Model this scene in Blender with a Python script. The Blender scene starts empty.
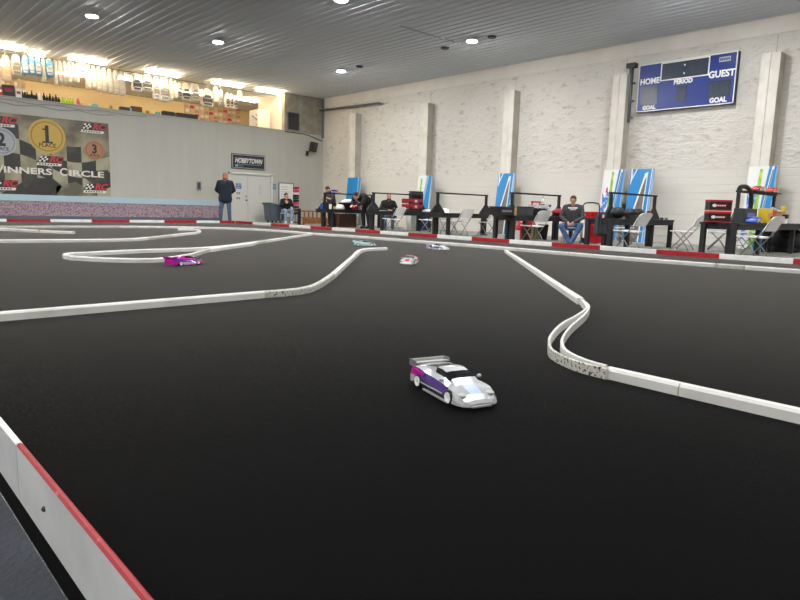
import bpy, bmesh, math, random
from mathutils import Vector, Matrix, Euler
random.seed(7)
S = bpy.context.scene
COL = S.collection
PI = math.pi
# ------------------------------------------------------------------ camera
YAW, PITCH, ROLL, FOC, EYE = math.radians(43.0403), math.radians(-8.2751), math.radians(1.6365), 626.53, 0.74
_f = Vector((math.sin(YAW)*math.cos(PITCH), math.cos(YAW)*math.cos(PITCH), math.sin(PITCH)))
_r = Vector((math.cos(YAW), -math.sin(YAW), 0.0))
_u = _r.cross(_f)
c_, s_ = math.cos(ROLL), math.sin(ROLL)
CR, CU, CF = _r*c_ + _u*s_, _u*c_ - _r*s_, _f
cd = bpy.data.cameras.new('camera'); cam = bpy.data.objects.new('camera', cd); COL.objects.link(cam)
cd.sensor_width = 36.0; cd.sensor_fit = 'HORIZONTAL'; cd.lens = FOC/800*36.0; cd.clip_start = 0.02; cd.clip_end = 200
m = Matrix.Identity(4)
for i in range(3):
    m[i][0] = CR[i]; m[i][1] = CU[i]; m[i][2] = -CF[i]
m[0][3], m[1][3], m[2][3] = 0, 0, EYE
cam.matrix_world = m
S.camera = cam
# photo measurements -> places in the room (floor, wall x = const, wall y = const)
def ray(px, py): return CF*FOC + CR*(px-400) - CU*(py-300)
def G(px, py, z=0.0):
    d = ray(px, py); return Vector((0, 0, EYE)) + d*((z-EYE)/d.z)
def WX(px, py, X):
    d = ray(px, py); return Vector((0, 0, EYE)) + d*(X/d.x)
def WY(px, py, Y):
    d = ray(px, py); return Vector((0, 0, EYE)) + d*(Y/d.y)
def xat(px, Y, py=215): return WY(px, py, Y).x
XW, YB, ZC, ZL = 17.6, 24.4, 5.64, 4.0     # right wall, far wall, ceiling, top of the far wall
# ------------------------------------------------------------------ materials
def lin(c):
    o = []
    for v in c[:3]:
        v /= 255.0
        o.append(v/12.92 if v <= 0.04045 else ((v+0.055)/1.055)**2.4)
    return (*o, 1.0)
def mat(name, col, rough=0.5, metal=0.0, spec=0.5, emit=0.0, var=None, bump=None, trans=0.0, coat=0.0, ecol=None):
    M = bpy.data.materials.new(name); M.use_nodes = True
    nt = M.node_tree; b = nt.nodes['Principled BSDF']
    b.inputs['Base Color'].default_value = lin(col); b.inputs['Roughness'].default_value = rough
    b.inputs['Metallic'].default_value = metal; b.inputs['Specular IOR Level'].default_value = spec
    if coat: b.inputs['Coat Weight'].default_value = coat; b.inputs['Coat Roughness'].default_value = 0.1
    if emit:
        b.inputs['Emission Color'].default_value = lin(ecol or col); b.inputs['Emission Strength'].default_value = emit
    tc = None
    if var or bump: tc = nt.nodes.new('ShaderNodeTexCoord')
    if var:                                    # (scale, other colour, amount low, high)
        n = nt.nodes.new('ShaderNodeTexNoise'); n.inputs['Scale'].default_value = var[0]; n.inputs['Detail'].default_value = 5
        nt.links.new(tc.outputs['Object'], n.inputs['Vector'])
        rp = nt.nodes.new('ShaderNodeMapRange'); rp.inputs['From Min'].default_value = var[2]; rp.inputs['From Max'].default_value = var[3]
        nt.links.new(n.outputs['Fac'], rp.inputs['Value'])
        mx = nt.nodes.new('ShaderNodeMix'); mx.data_type = 'RGBA'
        mx.inputs['A'].default_value = lin(col); mx.inputs['B'].default_value = lin(var[1])
        nt.links.new(rp.outputs['Result'], mx.inputs['Factor']); nt.links.new(mx.outputs['Result'], b.inputs['Base Color'])
    if bump:
        n = nt.nodes.new('ShaderNodeTexNoise'); n.inputs['Scale'].default_value = bump[0]; n.inputs['Detail'].default_value = 4
        nt.links.new(tc.outputs['Object'], n.inputs['Vector'])
        bp = nt.nodes.new('ShaderNodeBump'); bp.inputs['Strength'].default_value = bump[1]; bp.inputs['Distance'].default_value = 0.02
        nt.links.new(n.outputs['Fac'], bp.inputs['Height']); nt.links.new(bp.outputs['Normal'], b.inputs['Normal'])
    if trans:
        t = nt.nodes.new('ShaderNodeBsdfTransparent'); ms = nt.nodes.new('ShaderNodeMixShader'); ms.inputs[0].default_value = trans
        out = nt.nodes['Material Output']
        nt.links.new(b.outputs[0], ms.inputs[1]); nt.links.new(t.outputs[0], ms.inputs[2]); nt.links.new(ms.outputs[0], out.inputs[0])
    return M
M = {}
def dm(k, *a, **kw): M[k] = mat(k, *a, **kw)
dm('white_plastic', (240, 240, 237), 0.4)
dm('chair_metal', (150, 150, 150), 0.35, 0.6)
dm('black_wood', (24, 24, 26), 0.6, var=(6, (40, 40, 42), .4, .8))
dm('black', (18, 18, 19), 0.5)
dm('rubber', (15, 15, 15), 0.8)
dm('dark_grey', (52, 53, 56), 0.55)
dm('mid_grey', (110, 112, 116), 0.5)
dm('light_grey', (178, 178, 176), 0.5)
dm('navy', (22, 34, 84), 0.4)
dm('red', (186, 22, 34), 0.4, spec=.4)
dm('dark_red', (150, 20, 36), 0.5)
dm('orange_red', (220, 60, 40), 0.4)
dm('pink', (226, 40, 128), 0.45)
dm('magenta', (190, 20, 140), 0.3)
dm('purple', (92, 30, 150), 0.3)
dm('blue', (30, 140, 215), 0.35)
dm('royal', (36, 84, 190), 0.35)
dm('pale_blue', (150, 186, 214), 0.5)
dm('sky_rail', (172, 196, 206), 0.6)
dm('teal', (70, 160, 165), 0.35)
dm('pale_teal', (170, 205, 200), 0.3)
dm('green', (120, 190, 40), 0.45)
dm('lime', (176, 214, 40), 0.45)
dm('yellow', (232, 196, 40), 0.45)
dm('tan', (196, 160, 110), 0.6)
dm('card', (222, 200, 166), 0.7)
dm('brown', (92, 60, 44), 0.65)
dm('wood', (150, 98, 52), 0.55, var=(9, (112, 68, 34), .35, .7))
dm('olive', (120, 116, 88), 0.8)
dm('glass_dark', (14, 16, 20), 0.12)
dm('chrome', (200, 200, 205), 0.15, 0.9)
dm('paper', (236, 236, 232), 0.7)
dm('print_blue', (88, 108, 150), 0.6)
dm('steel', (104, 108, 112), 0.4, 0.3)
dm('car_white', (176, 177, 180), 0.25, coat=.5)
dm('car_red', (206, 30, 40), 0.25, coat=.5)
dm('car_magenta', (196, 20, 150), 0.25, coat=.5)
dm('car_purple', (110, 34, 160), 0.25, coat=.5)
dm('car_violet', (70, 40, 120), 0.25, coat=.5)
dm('car_teal', (136, 176, 178), 0.25, coat=.5)
dm('decal_blue', (176, 196, 226), 0.3)
dm('skin', (206, 150, 124), 0.55)
dm('skin_ruddy', (190, 116, 96), 0.55)
dm('eye', (30, 24, 22), 0.2)
dm('lip', (150, 80, 74), 0.5)
dm('hair_dark', (38, 28, 22), 0.7)
dm('hair_brown', (74, 54, 42), 0.7)
dm('hair_ginger', (134, 84, 62), 0.7)
dm('hoodie_navy', (26, 33, 50), 0.85, bump=(30, .3))
dm('hoodie_black', (22, 24, 26), 0.85, bump=(30, .3))
dm('shirt_grey', (62, 62, 66), 0.85, bump=(30, .3))
dm('jeans', (66, 92, 136), 0.85, var=(7, (96, 122, 160), .4, .75))
dm('jeans_dark', (70, 88, 112), 0.85, var=(7, (96, 114, 136), .4, .75))
dm('jeans_pale', (120, 142, 168), 0.85, var=(7, (150, 168, 188), .4, .75))
dm('trousers_black', (24, 25, 30), 0.85)
dm('shoe_dark', (28, 30, 36), 0.7)
dm('shoe_white', (210, 210, 206), 0.6)
dm('bin_plastic', (84, 94, 106), 0.5)
dm('strip_white', (218, 217, 211), 0.5, var=(3.5, (194, 192, 184), .5, .8))
dm('strip_dirty', (198, 196, 186), 0.5, var=(75, (44, 40, 34), .53, .62))
dm('strip_scuffed', (198, 196, 186), 0.5, var=(50, (120, 112, 96), .5, .72))
dm('strip_red', (222, 219, 210), 0.5, var=(16, (186, 80, 76), .58, .66))
dm('board_white', (240, 240, 236), 0.5, var=(5, (216, 214, 208), .5, .8))
dm('board_red', (172, 26, 40), 0.5, var=(5, (140, 20, 32), .5, .8))
dm('board_red_top', (150, 16, 28), 0.5, var=(40, (200, 100, 104), .66, .74))
dm('board_grey', (216, 217, 216), 0.6, var=(5, (196, 197, 198), .4, .75))
dm('gold', (196, 164, 76), 0.5)
dm('gold_dark', (150, 116, 30), 0.5)
dm('silver', (168, 170, 176), 0.5)
dm('silver_dark', (120, 122, 130), 0.5)
dm('bronze', (168, 118, 86), 0.5)
dm('bronze_dark', (136, 86, 54), 0.5)
dm('ink', (34, 34, 32), 0.5)
dm('ban_white', (222, 220, 212), 0.5)
dm('ban_olive', (166, 160, 134), 0.5, var=(2.0, (120, 114, 88), .45, .75))
dm('ban_dark', (48, 48, 44), 0.5, var=(2.0, (84, 82, 68), .5, .8))
dm('ban_ground', (96, 91, 74), 0.5, var=(1.1, (160, 150, 124), .40, .64))
dm('ban_red', (186, 48, 58), 0.5)
dm('score_blue', (28, 50, 124), 0.28)
dm('score_dark', (56, 64, 78), 0.22)
dm('score_digit', (60, 68, 82), 0.25)
dm('vinyl_blue', (16, 130, 198), 0.3, bump=(5, .5))
dm('vinyl_white', (226, 226, 224), 0.35, bump=(5, .4))
dm('vinyl_grey', (118, 108, 98), 0.4, var=(8, (88, 80, 72), .4, .7), bump=(5, .5))
dm('vinyl_pale', (140, 180, 210), 0.35, bump=(5, .4))
dm('vinyl_green', (132, 184, 48), 0.4, var=(7, (210, 214, 90), .5, .7))
dm('vinyl_royal', (64, 120, 206), 0.4, var=(9, (220, 228, 240), .56, .66))
dm('bag_clear', (236, 228, 212), 0.3, trans=0.35)
dm('shell_clear', (240, 234, 222), 0.2, trans=0.25)
dm('shell_white', (242, 240, 234), 0.3)
dm('shell_blue', (110, 180, 232), 0.3)
dm('shell_tan', (196, 170, 140), 0.4)
dm('shell_dark', (70, 68, 70), 0.4)
dm('shell_grey', (128, 124, 120), 0.4)
dm('lamp_lens', (253, 254, 255), 0.3, emit=1050.0)
dm('tube_light', (255, 232, 192), 0.3, emit=95.0)
dm('lamp_body', (206, 206, 204), 0.4)
dm('store_wall', (240, 220, 178), 0.8, var=(.7, (234, 210, 164), .4, .7))
dm('store_white', (236, 228, 212), 0.7)
dm('store_floor', (150, 136, 116), 0.7)
dm('door_paint', (206, 205, 198), 0.5)
dm('frame_paint', (214, 213, 205), 0.5)
dm('mat_dark', (56, 58, 64), 0.8, spec=.2, var=(3, (68, 71, 78), .4, .7), bump=(60, .3))
dm('upper_block', (142, 138, 126), 0.8, var=(3.2, (166, 160, 144), .4, .7), bump=(8, .4))
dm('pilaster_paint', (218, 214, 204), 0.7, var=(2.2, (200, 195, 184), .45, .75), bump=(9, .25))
dm('pilaster_side', (176, 170, 158), 0.75, var=(2.2, (156, 149, 137), .45, .75), bump=(9, .3))  # dingy block sides, with their shade also put into the colour
dm('beam_paint', (216, 211, 202), 0.75, var=(1.5, (226, 220, 210), .4, .7), bump=(7, .2))
dm('concrete', (150, 148, 142), 0.7, var=(1.6, (124, 122, 116), .4, .7), bump=(20, .2))
dm('ceiling_metal', (212, 216, 222), 0.7, .0, spec=.1)
dm('room_paint', (206, 202, 192), 0.8)

def _n(nt, t): return nt.nodes.new('ShaderNode'+t)
def make_far_wall():
    W = mat('far_wall_paint', (176, 174, 163), 0.7); nt = W.node_tree; b = nt.nodes['Principled BSDF']
    tc = _n(nt, 'TexCoord'); n = _n(nt, 'TexNoise'); n.inputs['Scale'].default_value = .6; n.inputs['Detail'].default_value = 4
    mp = _n(nt, 'Mapping'); mp.inputs['Scale'].default_value = (6, 1, .5)
    nt.links.new(tc.outputs['Object'], mp.inputs[0]); nt.links.new(mp.outputs[0], n.inputs['Vector'])
    mx = _n(nt, 'Mix'); mx.data_type = 'RGBA'; mx.inputs['A'].default_value = lin((176, 175, 166)); mx.inputs['B'].default_value = lin((192, 190, 181))
    nt.links.new(n.outputs['Fac'], mx.inputs['Factor']); nt.links.new(mx.outputs['Result'], b.inputs['Base Color'])
    n2 = _n(nt, 'TexNoise'); n2.inputs['Scale'].default_value = 14
    nt.links.new(tc.outputs['Object'], n2.inputs['Vector'])
    bp = _n(nt, 'Bump'); bp.inputs['Strength'].default_value = .15; bp.inputs['Distance'].default_value = .02
    nt.links.new(n2.outputs['Fac'], bp.inputs['Height']); nt.links.new(bp.outputs['Normal'], b.inputs['Normal'])
    M['far_wall'] = W
make_far_wall()
def make_right_wall():
    """painted masonry: even brick courses up to two metres, rough painted block above"""
    W = mat('masonry_paint', (212, 207, 196), 0.75); nt = W.node_tree; b = nt.nodes['Principled BSDF']
    geo = _n(nt, 'NewGeometry'); sep = _n(nt, 'SeparateXYZ'); nt.links.new(geo.outputs['Position'], sep.inputs[0])
    comb = _n(nt, 'CombineXYZ'); nt.links.new(sep.outputs['Y'], comb.inputs['X']); nt.links.new(sep.outputs['Z'], comb.inputs['Y'])
    br = _n(nt, 'TexBrick'); br.inputs['Scale'].default_value = 1.0; br.inputs['Mortar Size'].default_value = .012
    br.inputs['Brick Width'].default_value = 3.1; br.inputs['Row Height'].default_value = .2; br.inputs['Mortar Smooth'].default_value = .6
    br.inputs['Color1'].default_value = (1, 1, 1, 1); br.inputs['Color2'].default_value = (.97, .97, .97, 1); br.inputs['Mortar'].default_value = (.88, .87, .85, 1)
    nt.links.new(comb.outputs[0], br.inputs['Vector'])
    mp = _n(nt, 'Mapping'); mp.inputs['Scale'].default_value = (1, 2.2, 5.0); nt.links.new(geo.outputs['Position'], mp.inputs[0])
    n1 = _n(nt, 'TexNoise'); n1.inputs['Scale'].default_value = 1.5; n1.inputs['Detail'].default_value = 6; n1.inputs['Roughness'].default_value = .65
    nt.links.new(mp.outputs[0], n1.inputs['Vector'])
    n3 = _n(nt, 'TexNoise'); n3.inputs['Scale'].default_value = .7; nt.links.new(geo.outputs['Position'], n3.inputs['Vector'])
    up = _n(nt, 'MapRange'); up.inputs['From Min'].default_value = 1.98; up.inputs['From Max'].default_value = 2.12
    nt.links.new(sep.outputs['Z'], up.inputs['Value'])
    base = _n(nt, 'Mix'); base.data_type = 'RGBA'; base.inputs['A'].default_value = lin((220, 216, 208)); base.inputs['B'].default_value = lin((206, 202, 193))
    nt.links.new(n3.outputs['Fac'], base.inputs['Factor'])
    fl = _n(nt, 'MapRange'); fl.inputs['From Min'].default_value = 0; fl.inputs['From Max'].default_value = 1; fl.inputs['To Min'].default_value = .4; fl.inputs['To Max'].default_value = .12
    nt.links.new(up.outputs['Result'], fl.inputs['Value'])
    mul = _n(nt, 'Mix'); mul.data_type = 'RGBA'; mul.blend_type = 'MULTIPLY'
    nt.links.new(fl.outputs['Result'], mul.inputs['Factor']); nt.links.new(base.outputs['Result'], mul.inputs['A']); nt.links.new(br.outputs['Color'], mul.inputs['B'])
    # small chips and pits in the rough upper part, worn ledge line at two metres
    pit = _n(nt, 'MapRange'); pit.inputs['From Min'].default_value = .56; pit.inputs['From Max'].default_value = .74
    nt.links.new(n1.outputs['Fac'], pit.inputs['Value'])
    pm = _n(nt, 'Math'); pm.operation = 'MULTIPLY'; nt.links.new(pit.outputs['Result'], pm.inputs[0]); nt.links.new(up.outputs['Result'], pm.inputs[1])
    pm2 = _n(nt, 'Math'); pm2.operation = 'MULTIPLY'; pm2.inputs[1].default_value = .7; nt.links.new(pm.outputs[0], pm2.inputs[0])
    pc = _n(nt, 'Mix'); pc.data_type = 'RGBA'; pc.inputs['B'].default_value = lin((150, 143, 130))
    nt.links.new(pm2.outputs[0], pc.inputs['Factor']); nt.links.new(mul.outputs['Result'], pc.inputs['A'])
    nt.links.new(pc.outputs['Result'], b.inputs['Base Color'])
    hs = _n(nt, 'Mix'); hs.data_type = 'FLOAT'
    nt.links.new(up.outputs['Result'], hs.inputs['Factor']); nt.links.new(br.outputs['Fac'], hs.inputs['A'])
    inv = _n(nt, 'Math'); inv.operation = 'MULTIPLY'; inv.inputs[1].default_value = -.08; nt.links.new(br.outputs['Fac'], inv.inputs[0])
    ce = _n(nt, 'Math'); ce.operation = 'SUBTRACT'; ce.inputs[1].default_value = .46; nt.links.new(n1.outputs['Fac'], ce.inputs[0])
    nt.links.new(inv.outputs[0], hs.inputs['A']); nt.links.new(ce.outputs[0], hs.inputs['B'])
    bp = _n(nt, 'Bump'); bp.inputs['Strength'].default_value = 1.0; bp.inputs['Distance'].default_value = .075
    nt.links.new(hs.outputs['Result'], bp.inputs['Height']); nt.links.new(bp.outputs['Normal'], b.inputs['Normal'])
    M['masonry'] = W
make_right_wall()
def make_carpet():
    W = mat('track_carpet', (11, 11, 12), 0.65, spec=.01); nt = W.node_tree; b = nt.nodes['Principled BSDF']
    geo = _n(nt, 'NewGeometry')
    n = _n(nt, 'TexNoise'); n.inputs['Scale'].default_value = .8; n.inputs['Detail'].default_value = 6; nt.links.new(geo.outputs['Position'], n.inputs['Vector'])
    mx = _n(nt, 'Mix'); mx.data_type = 'RGBA'; mx.inputs['A'].default_value = lin((9, 9, 10)); mx.inputs['B'].default_value = lin((12, 12, 12))
    nt.links.new(n.outputs['Fac'], mx.inputs['Factor'])
    # rings left by spinning tyres next to the white car, pale dust specks
    vm = _n(nt, 'VectorMath'); vm.operation = 'DISTANCE'; vm.inputs[1].default_value = (1.87, 1.27, 0.0)
    nt.links.new(geo.outputs['Position'], vm.inputs[0])
    w1 = _n(nt, 'MapRange'); w1.inputs['From Min'].default_value = .085; w1.inputs['From Max'].default_value = .105
    w2 = _n(nt, 'MapRange'); w2.inputs['From Min'].default_value = .105; w2.inputs['From Max'].default_value = .125; w2.inputs['To Min'].default_value = 1; w2.inputs['To Max'].default_value = 0
    for w in (w1, w2): nt.links.new(vm.outputs['Value'], w.inputs['Value'])
    rm = _n(nt, 'Math'); rm.operation = 'MULTIPLY'; nt.links.new(w1.outputs['Result'], rm.inputs[0]); nt.links.new(w2.outputs['Result'], rm.inputs[1])
    rs = _n(nt, 'Math'); rs.operation = 'MULTIPLY'; rs.inputs[1].default_value = .5; nt.links.new(rm.outputs[0], rs.inputs[0])
    m2 = _n(nt, 'Mix'); m2.data_type = 'RGBA'; m2.inputs['B'].default_value = lin((9, 9, 10))
    nt.links.new(rs.outputs[0], m2.inputs['Factor']); nt.links.new(mx.outputs['Result'], m2.inputs['A'])
    nd = _n(nt, 'TexVoronoi'); nd.inputs['Scale'].default_value = 2.2; nt.links.new(geo.outputs['Position'], nd.inputs['Vector'])
    dr = _n(nt, 'MapRange'); dr.inputs['From Min'].default_value = .012; dr.inputs['From Max'].default_value = .006
    nt.links.new(nd.outputs['Distance'], dr.inputs['Value'])
    m3 = _n(nt, 'Mix'); m3.data_type = 'RGBA'; m3.inputs['B'].default_value = lin((110, 108, 104))
    nt.links.new(dr.outputs['Result'], m3.inputs['Factor']); nt.links.new(m2.outputs['Result'], m3.inputs['A'])
    nt.links.new(m3.outputs['Result'], b.inputs['Base Color'])
    n2 = _n(nt, 'TexNoise'); n2.inputs['Scale'].default_value = 240; nt.links.new(geo.outputs['Position'], n2.inputs['Vector'])
    bp = _n(nt, 'Bump'); bp.inputs['Strength'].default_value = .35; bp.inputs['Distance'].default_value = .004
    nt.links.new(n2.outputs['Fac'], bp.inputs['Height']); nt.links.new(bp.outputs['Normal'], b.inputs['Normal'])
    b.inputs['Sheen Weight'].default_value = .9; b.inputs['Sheen Roughness'].default_value = .14
    M['carpet'] = W
make_carpet()
def make_weave():
    W = mat('patterned_fabric', (120, 92, 112), 0.9); nt = W.node_tree; b = nt.nodes['Principled BSDF']
    geo = _n(nt, 'NewGeometry'); mp = _n(nt, 'Mapping'); mp.inputs['Scale'].default_value = (1, 1, 1.3); nt.links.new(geo.outputs['Position'], mp.inputs[0])
    v = _n(nt, 'TexVoronoi'); v.inputs['Scale'].default_value = 26; nt.links.new(mp.outputs[0], v.inputs['Vector'])
    w = _n(nt, 'TexWave'); w.wave_type = 'RINGS'; w.inputs['Scale'].default_value = 6.0; w.inputs['Distortion'].default_value = 18; w.inputs['Detail'].default_value = 3
    nt.links.new(mp.outputs[0], w.inputs['Vector'])
    r = _n(nt, 'ValToRGB'); cr = r.color_ramp; cr.elements[0].color = lin((72, 54, 72)); cr.elements[1].color = lin((168, 150, 158))
    e = cr.elements.new(.45); e.color = lin((122, 94, 110))
    a = _n(nt, 'Math'); a.operation = 'MULTIPLY_ADD'; a.inputs[1].default_value = .7
    nt.links.new(w.outputs['Fac'], a.inputs[0]); nt.links.new(v.outputs['Distance'], a.inputs[2]); nt.links.new(a.outputs[0], r.inputs[0])
    nt.links.new(r.outputs[0], b.inputs['Base Color'])
    M['weave'] = W
make_weave()
# ------------------------------------------------------------------ mesh building
class MB:
    def __init__(s): s.v = []; s.f = []; s.m = []
    def add(s, vs, fs, mi=0, T=None):
        o = len(s.v)
        s.v += [tuple(T @ Vector(p)) if T is not None else tuple(p) for p in vs]
        for k, f in enumerate(fs):
            s.f.append([i+o for i in f]); s.m.append(mi[k] if isinstance(mi, (list, tuple)) else mi)
        return s
    def box(s, c, d, rz=0.0, mi=0, R=None, taper=(1, 1)):
        x, y, z = d[0]/2, d[1]/2, d[2]/2; tx, ty = taper
        vs = [(-x, -y, -z), (x, -y, -z), (x, y, -z), (-x, y, -z), (-x*tx, -y*ty, z), (x*tx, -y*ty, z), (x*tx, y*ty, z), (-x*tx, y*ty, z)]
        T = Matrix.Translation(c) @ (R.to_4x4() if R is not None else Matrix.Rotation(rz, 4, 'Z'))
        return s.add(vs, [(0, 3, 2, 1), (4, 5, 6, 7), (0, 1, 5, 4), (1, 2, 6, 5), (2, 3, 7, 6), (3, 0, 4, 7)], mi, T)
    def bar(s, a, b, w, h=None, mi=0, up=(0, 0, 1)):
        a, b = Vector(a), Vector(b); d = b-a; L = d.length; d.normalize()
        u = Vector(up)
        if abs(d.dot(u)) > .98: u = Vector((1, 0, 0))
        x = d.cross(u).normalized(); z = x.cross(d)
        R = Matrix((x, d, z)).transposed()
        return s.box((a+b)/2, (w, L, h or w), mi=mi, R=R)
    def tube(s, pts, r, n=8, mi=0, cap=True):
        P = [Vector(p) for p in pts]; k = len(P); rs = r if isinstance(r, (list, tuple)) else [r]*k
        vs = []; prev = None
        for i in range(k):
            d = (P[min(i+1, k-1)]-P[max(i-1, 0)]).normalized()
            x = (prev - d*prev.dot(d)) if prev is not None else d.cross(Vector((0, 0, 1)) if abs(d.z) < .9 else Vector((1, 0, 0)))
            x.normalize(); prev = x; y = d.cross(x)
            for j in range(n):
                t = 2*PI*j/n; vs.append(P[i] + x*(rs[i]*math.cos(t)) + y*(rs[i]*math.sin(t)))
        fs = [(i*n+j, i*n+(j+1) % n, (i+1)*n+(j+1) % n, (i+1)*n+j) for i in range(k-1) for j in range(n)]
        if cap: fs += [tuple(range(n-1, -1, -1)), tuple(range((k-1)*n, k*n))]
        return s.add(vs, fs, mi)
    def lathe(s, prof, c=(0, 0, 0), n=16, mi=0, T=None):
        k = len(prof); vs = [(r*math.cos(2*PI*j/n), r*math.sin(2*PI*j/n), z) for r, z in prof for j in range(n)]
        fs = [(i*n+j, i*n+(j+1) % n, (i+1)*n+(j+1) % n, (i+1)*n+j) for i in range(k-1) for j in range(n)]
        fs += [tuple(range(n-1, -1, -1)), tuple(range((k-1)*n, k*n))]
        return s.add(vs, fs, mi, Matrix.Translation(c) @ (T if T is not None else Matrix.Identity(4)))
    def ball(s, c, r, n=12, k=8, mi=0, R=None):
        r = r if isinstance(r, (list, tuple)) else (r, r, r)
        vs = [(0, 0, -r[2])]
        for i in range(1, k):
            t = -PI/2 + PI*i/k
            vs += [(r[0]*math.cos(t)*math.cos(2*PI*j/n), r[1]*math.cos(t)*math.sin(2*PI*j/n), r[2]*math.sin(t)) for j in range(n)]
        vs.append((0, 0, r[2])); e = len(vs)-1
        fs = [(0, 1+(j+1) % n, 1+j) for j in range(n)]
        fs += [(1+(i*n)+j, 1+(i*n)+(j+1) % n, 1+(i+1)*n+(j+1) % n, 1+(i+1)*n+j) for i in range(k-2) for j in range(n)]
        fs += [(e, 1+(k-2)*n+j, 1+(k-2)*n+(j+1) % n) for j in range(n)]
        return s.add(vs, fs, mi, Matrix.Translation(c) @ (R.to_4x4() if R is not None else Matrix.Identity(4)))
    def prism(s, poly, ext, mi=0, T=None):
        """flat outline (3d points) pushed along ext"""
        P = [Vector(p) for p in poly]; e = Vector(ext); n = len(P)
        nrm = Vector((0, 0, 0))
        for i in range(n): nrm += P[i].cross(P[(i+1) % n])
        if nrm.dot(e) > 0: P.reverse()
        return s.add(P+[p+e for p in P], [tuple(range(n)), tuple(range(2*n-1, n-1, -1))] + [(i, i+n, (i+1) % n+n, (i+1) % n) for i in range(n)], mi, T)
    def mesh(s, me, mi=0, T=None):
        return s.add([tuple(v.co) for v in me.vertices], [tuple(p.vertices) for p in me.polygons], mi, T)
    def build(s, name, mats, parent=None, smooth=False, bevel=0.0, loc=None, rz=0.0):
        me = bpy.data.meshes.new(name); me.from_pydata(s.v, [], s.f)
        mats = mats if isinstance(mats, (list, tuple)) else [mats]
        for k in mats: me.materials.append(M[k] if isinstance(k, str) else k)
        me.polygons.foreach_set('material_index', s.m)
        if smooth: me.polygons.foreach_set('use_smooth', [True]*len(s.f))
        me.update()
        if bevel:
            b = bmesh.new(); b.from_mesh(me)
            bmesh.ops.bevel(b, geom=[e for e in b.edges if len(e.link_faces) == 2 and e.calc_face_angle(0) > .6], offset=bevel, segments=2, affect='EDGES', clamp_overlap=True)
            b.to_mesh(me); b.free()
        o = bpy.data.objects.new(name, me); COL.objects.link(o)
        if parent is not None: o.parent = parent
        if loc is not None: o.location = loc
        o.rotation_euler.z = rz
        return o
def tag(o, label, cat, group=None, kind=None):
    o['label'] = label; o['category'] = cat
    if group: o['group'] = group
    if kind: o['kind'] = kind
    return o
def thing(name, label, cat, loc=(0, 0, 0), rz=0.0, group=None):
    o = bpy.data.objects.new(name, None); COL.objects.link(o); o.empty_display_size = .1
    o.location = loc; o.rotation_euler.z = rz
    return tag(o, label, cat, group)
def struct(o, label, cat):
    o['kind'] = 'structure'; o['label'] = label; o['category'] = cat; return o
def dup(root, loc, rz, label, group=None):
    r = root.copy(); COL.objects.link(r); r.location = loc; r.rotation_euler.z = rz; r['label'] = label
    if group: r['group'] = group
    for ch in list(root.children):
        c = ch.copy(); COL.objects.link(c); c.parent = r
        for g in list(ch.children):
            d = g.copy(); COL.objects.link(d); d.parent = c
    return r
_tx = {}
def text(body, size=1.0, ext=0.002, shear=0.0, off=0.0, align='CENTER', space=1.0):
    cu = bpy.data.curves.new('t', 'FONT'); cu.body = body; cu.size = size; cu.extrude = ext; cu.shear = shear; cu.offset = off
    cu.align_x = align; cu.align_y = 'CENTER'; cu.space_character = space; cu.resolution_u = 3
    o = bpy.data.objects.new('t', cu); COL.objects.link(o)
    dg = bpy.context.evaluated_depsgraph_get(); me = bpy.data.meshes.new_from_object(o.evaluated_get(dg))
    bpy.data.objects.remove(o); bpy.data.curves.remove(cu)
    return me
def frame_on(o, u, v, n):
    """matrix taking flat (x, y, 0) artwork onto a wall: x along u, y along v, z along n"""
    u, v, n = Vector(u), Vector(v), Vector(n)
    T = Matrix((u, v, n)).transposed().to_4x4(); T.translation = Vector(o); return T
def disc(mb, T, c, r, z, mi, n=28, ry=None):
    ry = ry or r
    mb.prism([(c[0]+r*math.cos(2*PI*i/n), c[1]+ry*math.sin(2*PI*i/n), 0) for i in range(n)], (0, 0, z), mi, T)
def rect(mb, T, x0, y0, x1, y1, z, mi): mb.prism([(x0, y0, 0), (x1, y0, 0), (x1, y1, 0), (x0, y1, 0)], (0, 0, z), mi, T)
def catmull(P, k=6):
    P = [Vector(p) for p in P]; out = []
    for i in range(len(P)-1):
        a, b, c, d = P[max(i-1, 0)], P[i], P[i+1], P[min(i+2, len(P)-1)]
        for j in range(k):
            t = j/k; out.append(.5*((2*b)+(c-a)*t+(2*a-5*b+4*c-d)*t*t+(3*b-a-3*c+d)*t**3))
    return out+[P[-1]]
# ------------------------------------------------------------------ the room
XL, YN, YS = -8.0, -5.0, YB+6.5
DX0, DX1, DZ = 12.86, 14.80, 2.0
struct(MB().box(((XL+XW)/2, (YN+YB)/2, -.1), (XW-XL, YB-YN, .2)).build('floor', 'concrete'), 'grey concrete floor beyond the red and white track border', 'floor')
XT, YT = 12.0, 22.35                       # inner faces of the track border
XB = 0.330                                 # outer face of the near border board
o = MB().box(((XB-.04+XT)/2, (YT+YN)/2, .001), (XT-XB+.04, YT-YN, .012)).build('floor_carpet', 'carpet'); struct(o, 'black carpet of the racing track', 'carpet')  # runs on under the near board as a black strip for its shadow
o = MB().box(((XL+XB-.042)/2, YN/2+3, .001), (XB-.042-XL, 16, .01)).build('floor_mat', 'mat_dark'); struct(o, 'dark blue grey floor mat outside the near border board', 'floor mat')
JX = 15.53
w = MB()
w.box(((XL+DX0)/2, YB+.125, ZL/2), (DX0-XL, .25, ZL)); w.box(((DX0+DX1)/2, YB+.125, (DZ+ZL)/2), (DX1-DX0, .25, ZL-DZ)); w.box(((DX1+XW)/2, YB+.125, ZL/2), (XW-DX1, .25, ZL))
struct(w.build('wall_far', 'far_wall'), 'plain beige grey wall with the winners banner and the double door', 'wall')
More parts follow.
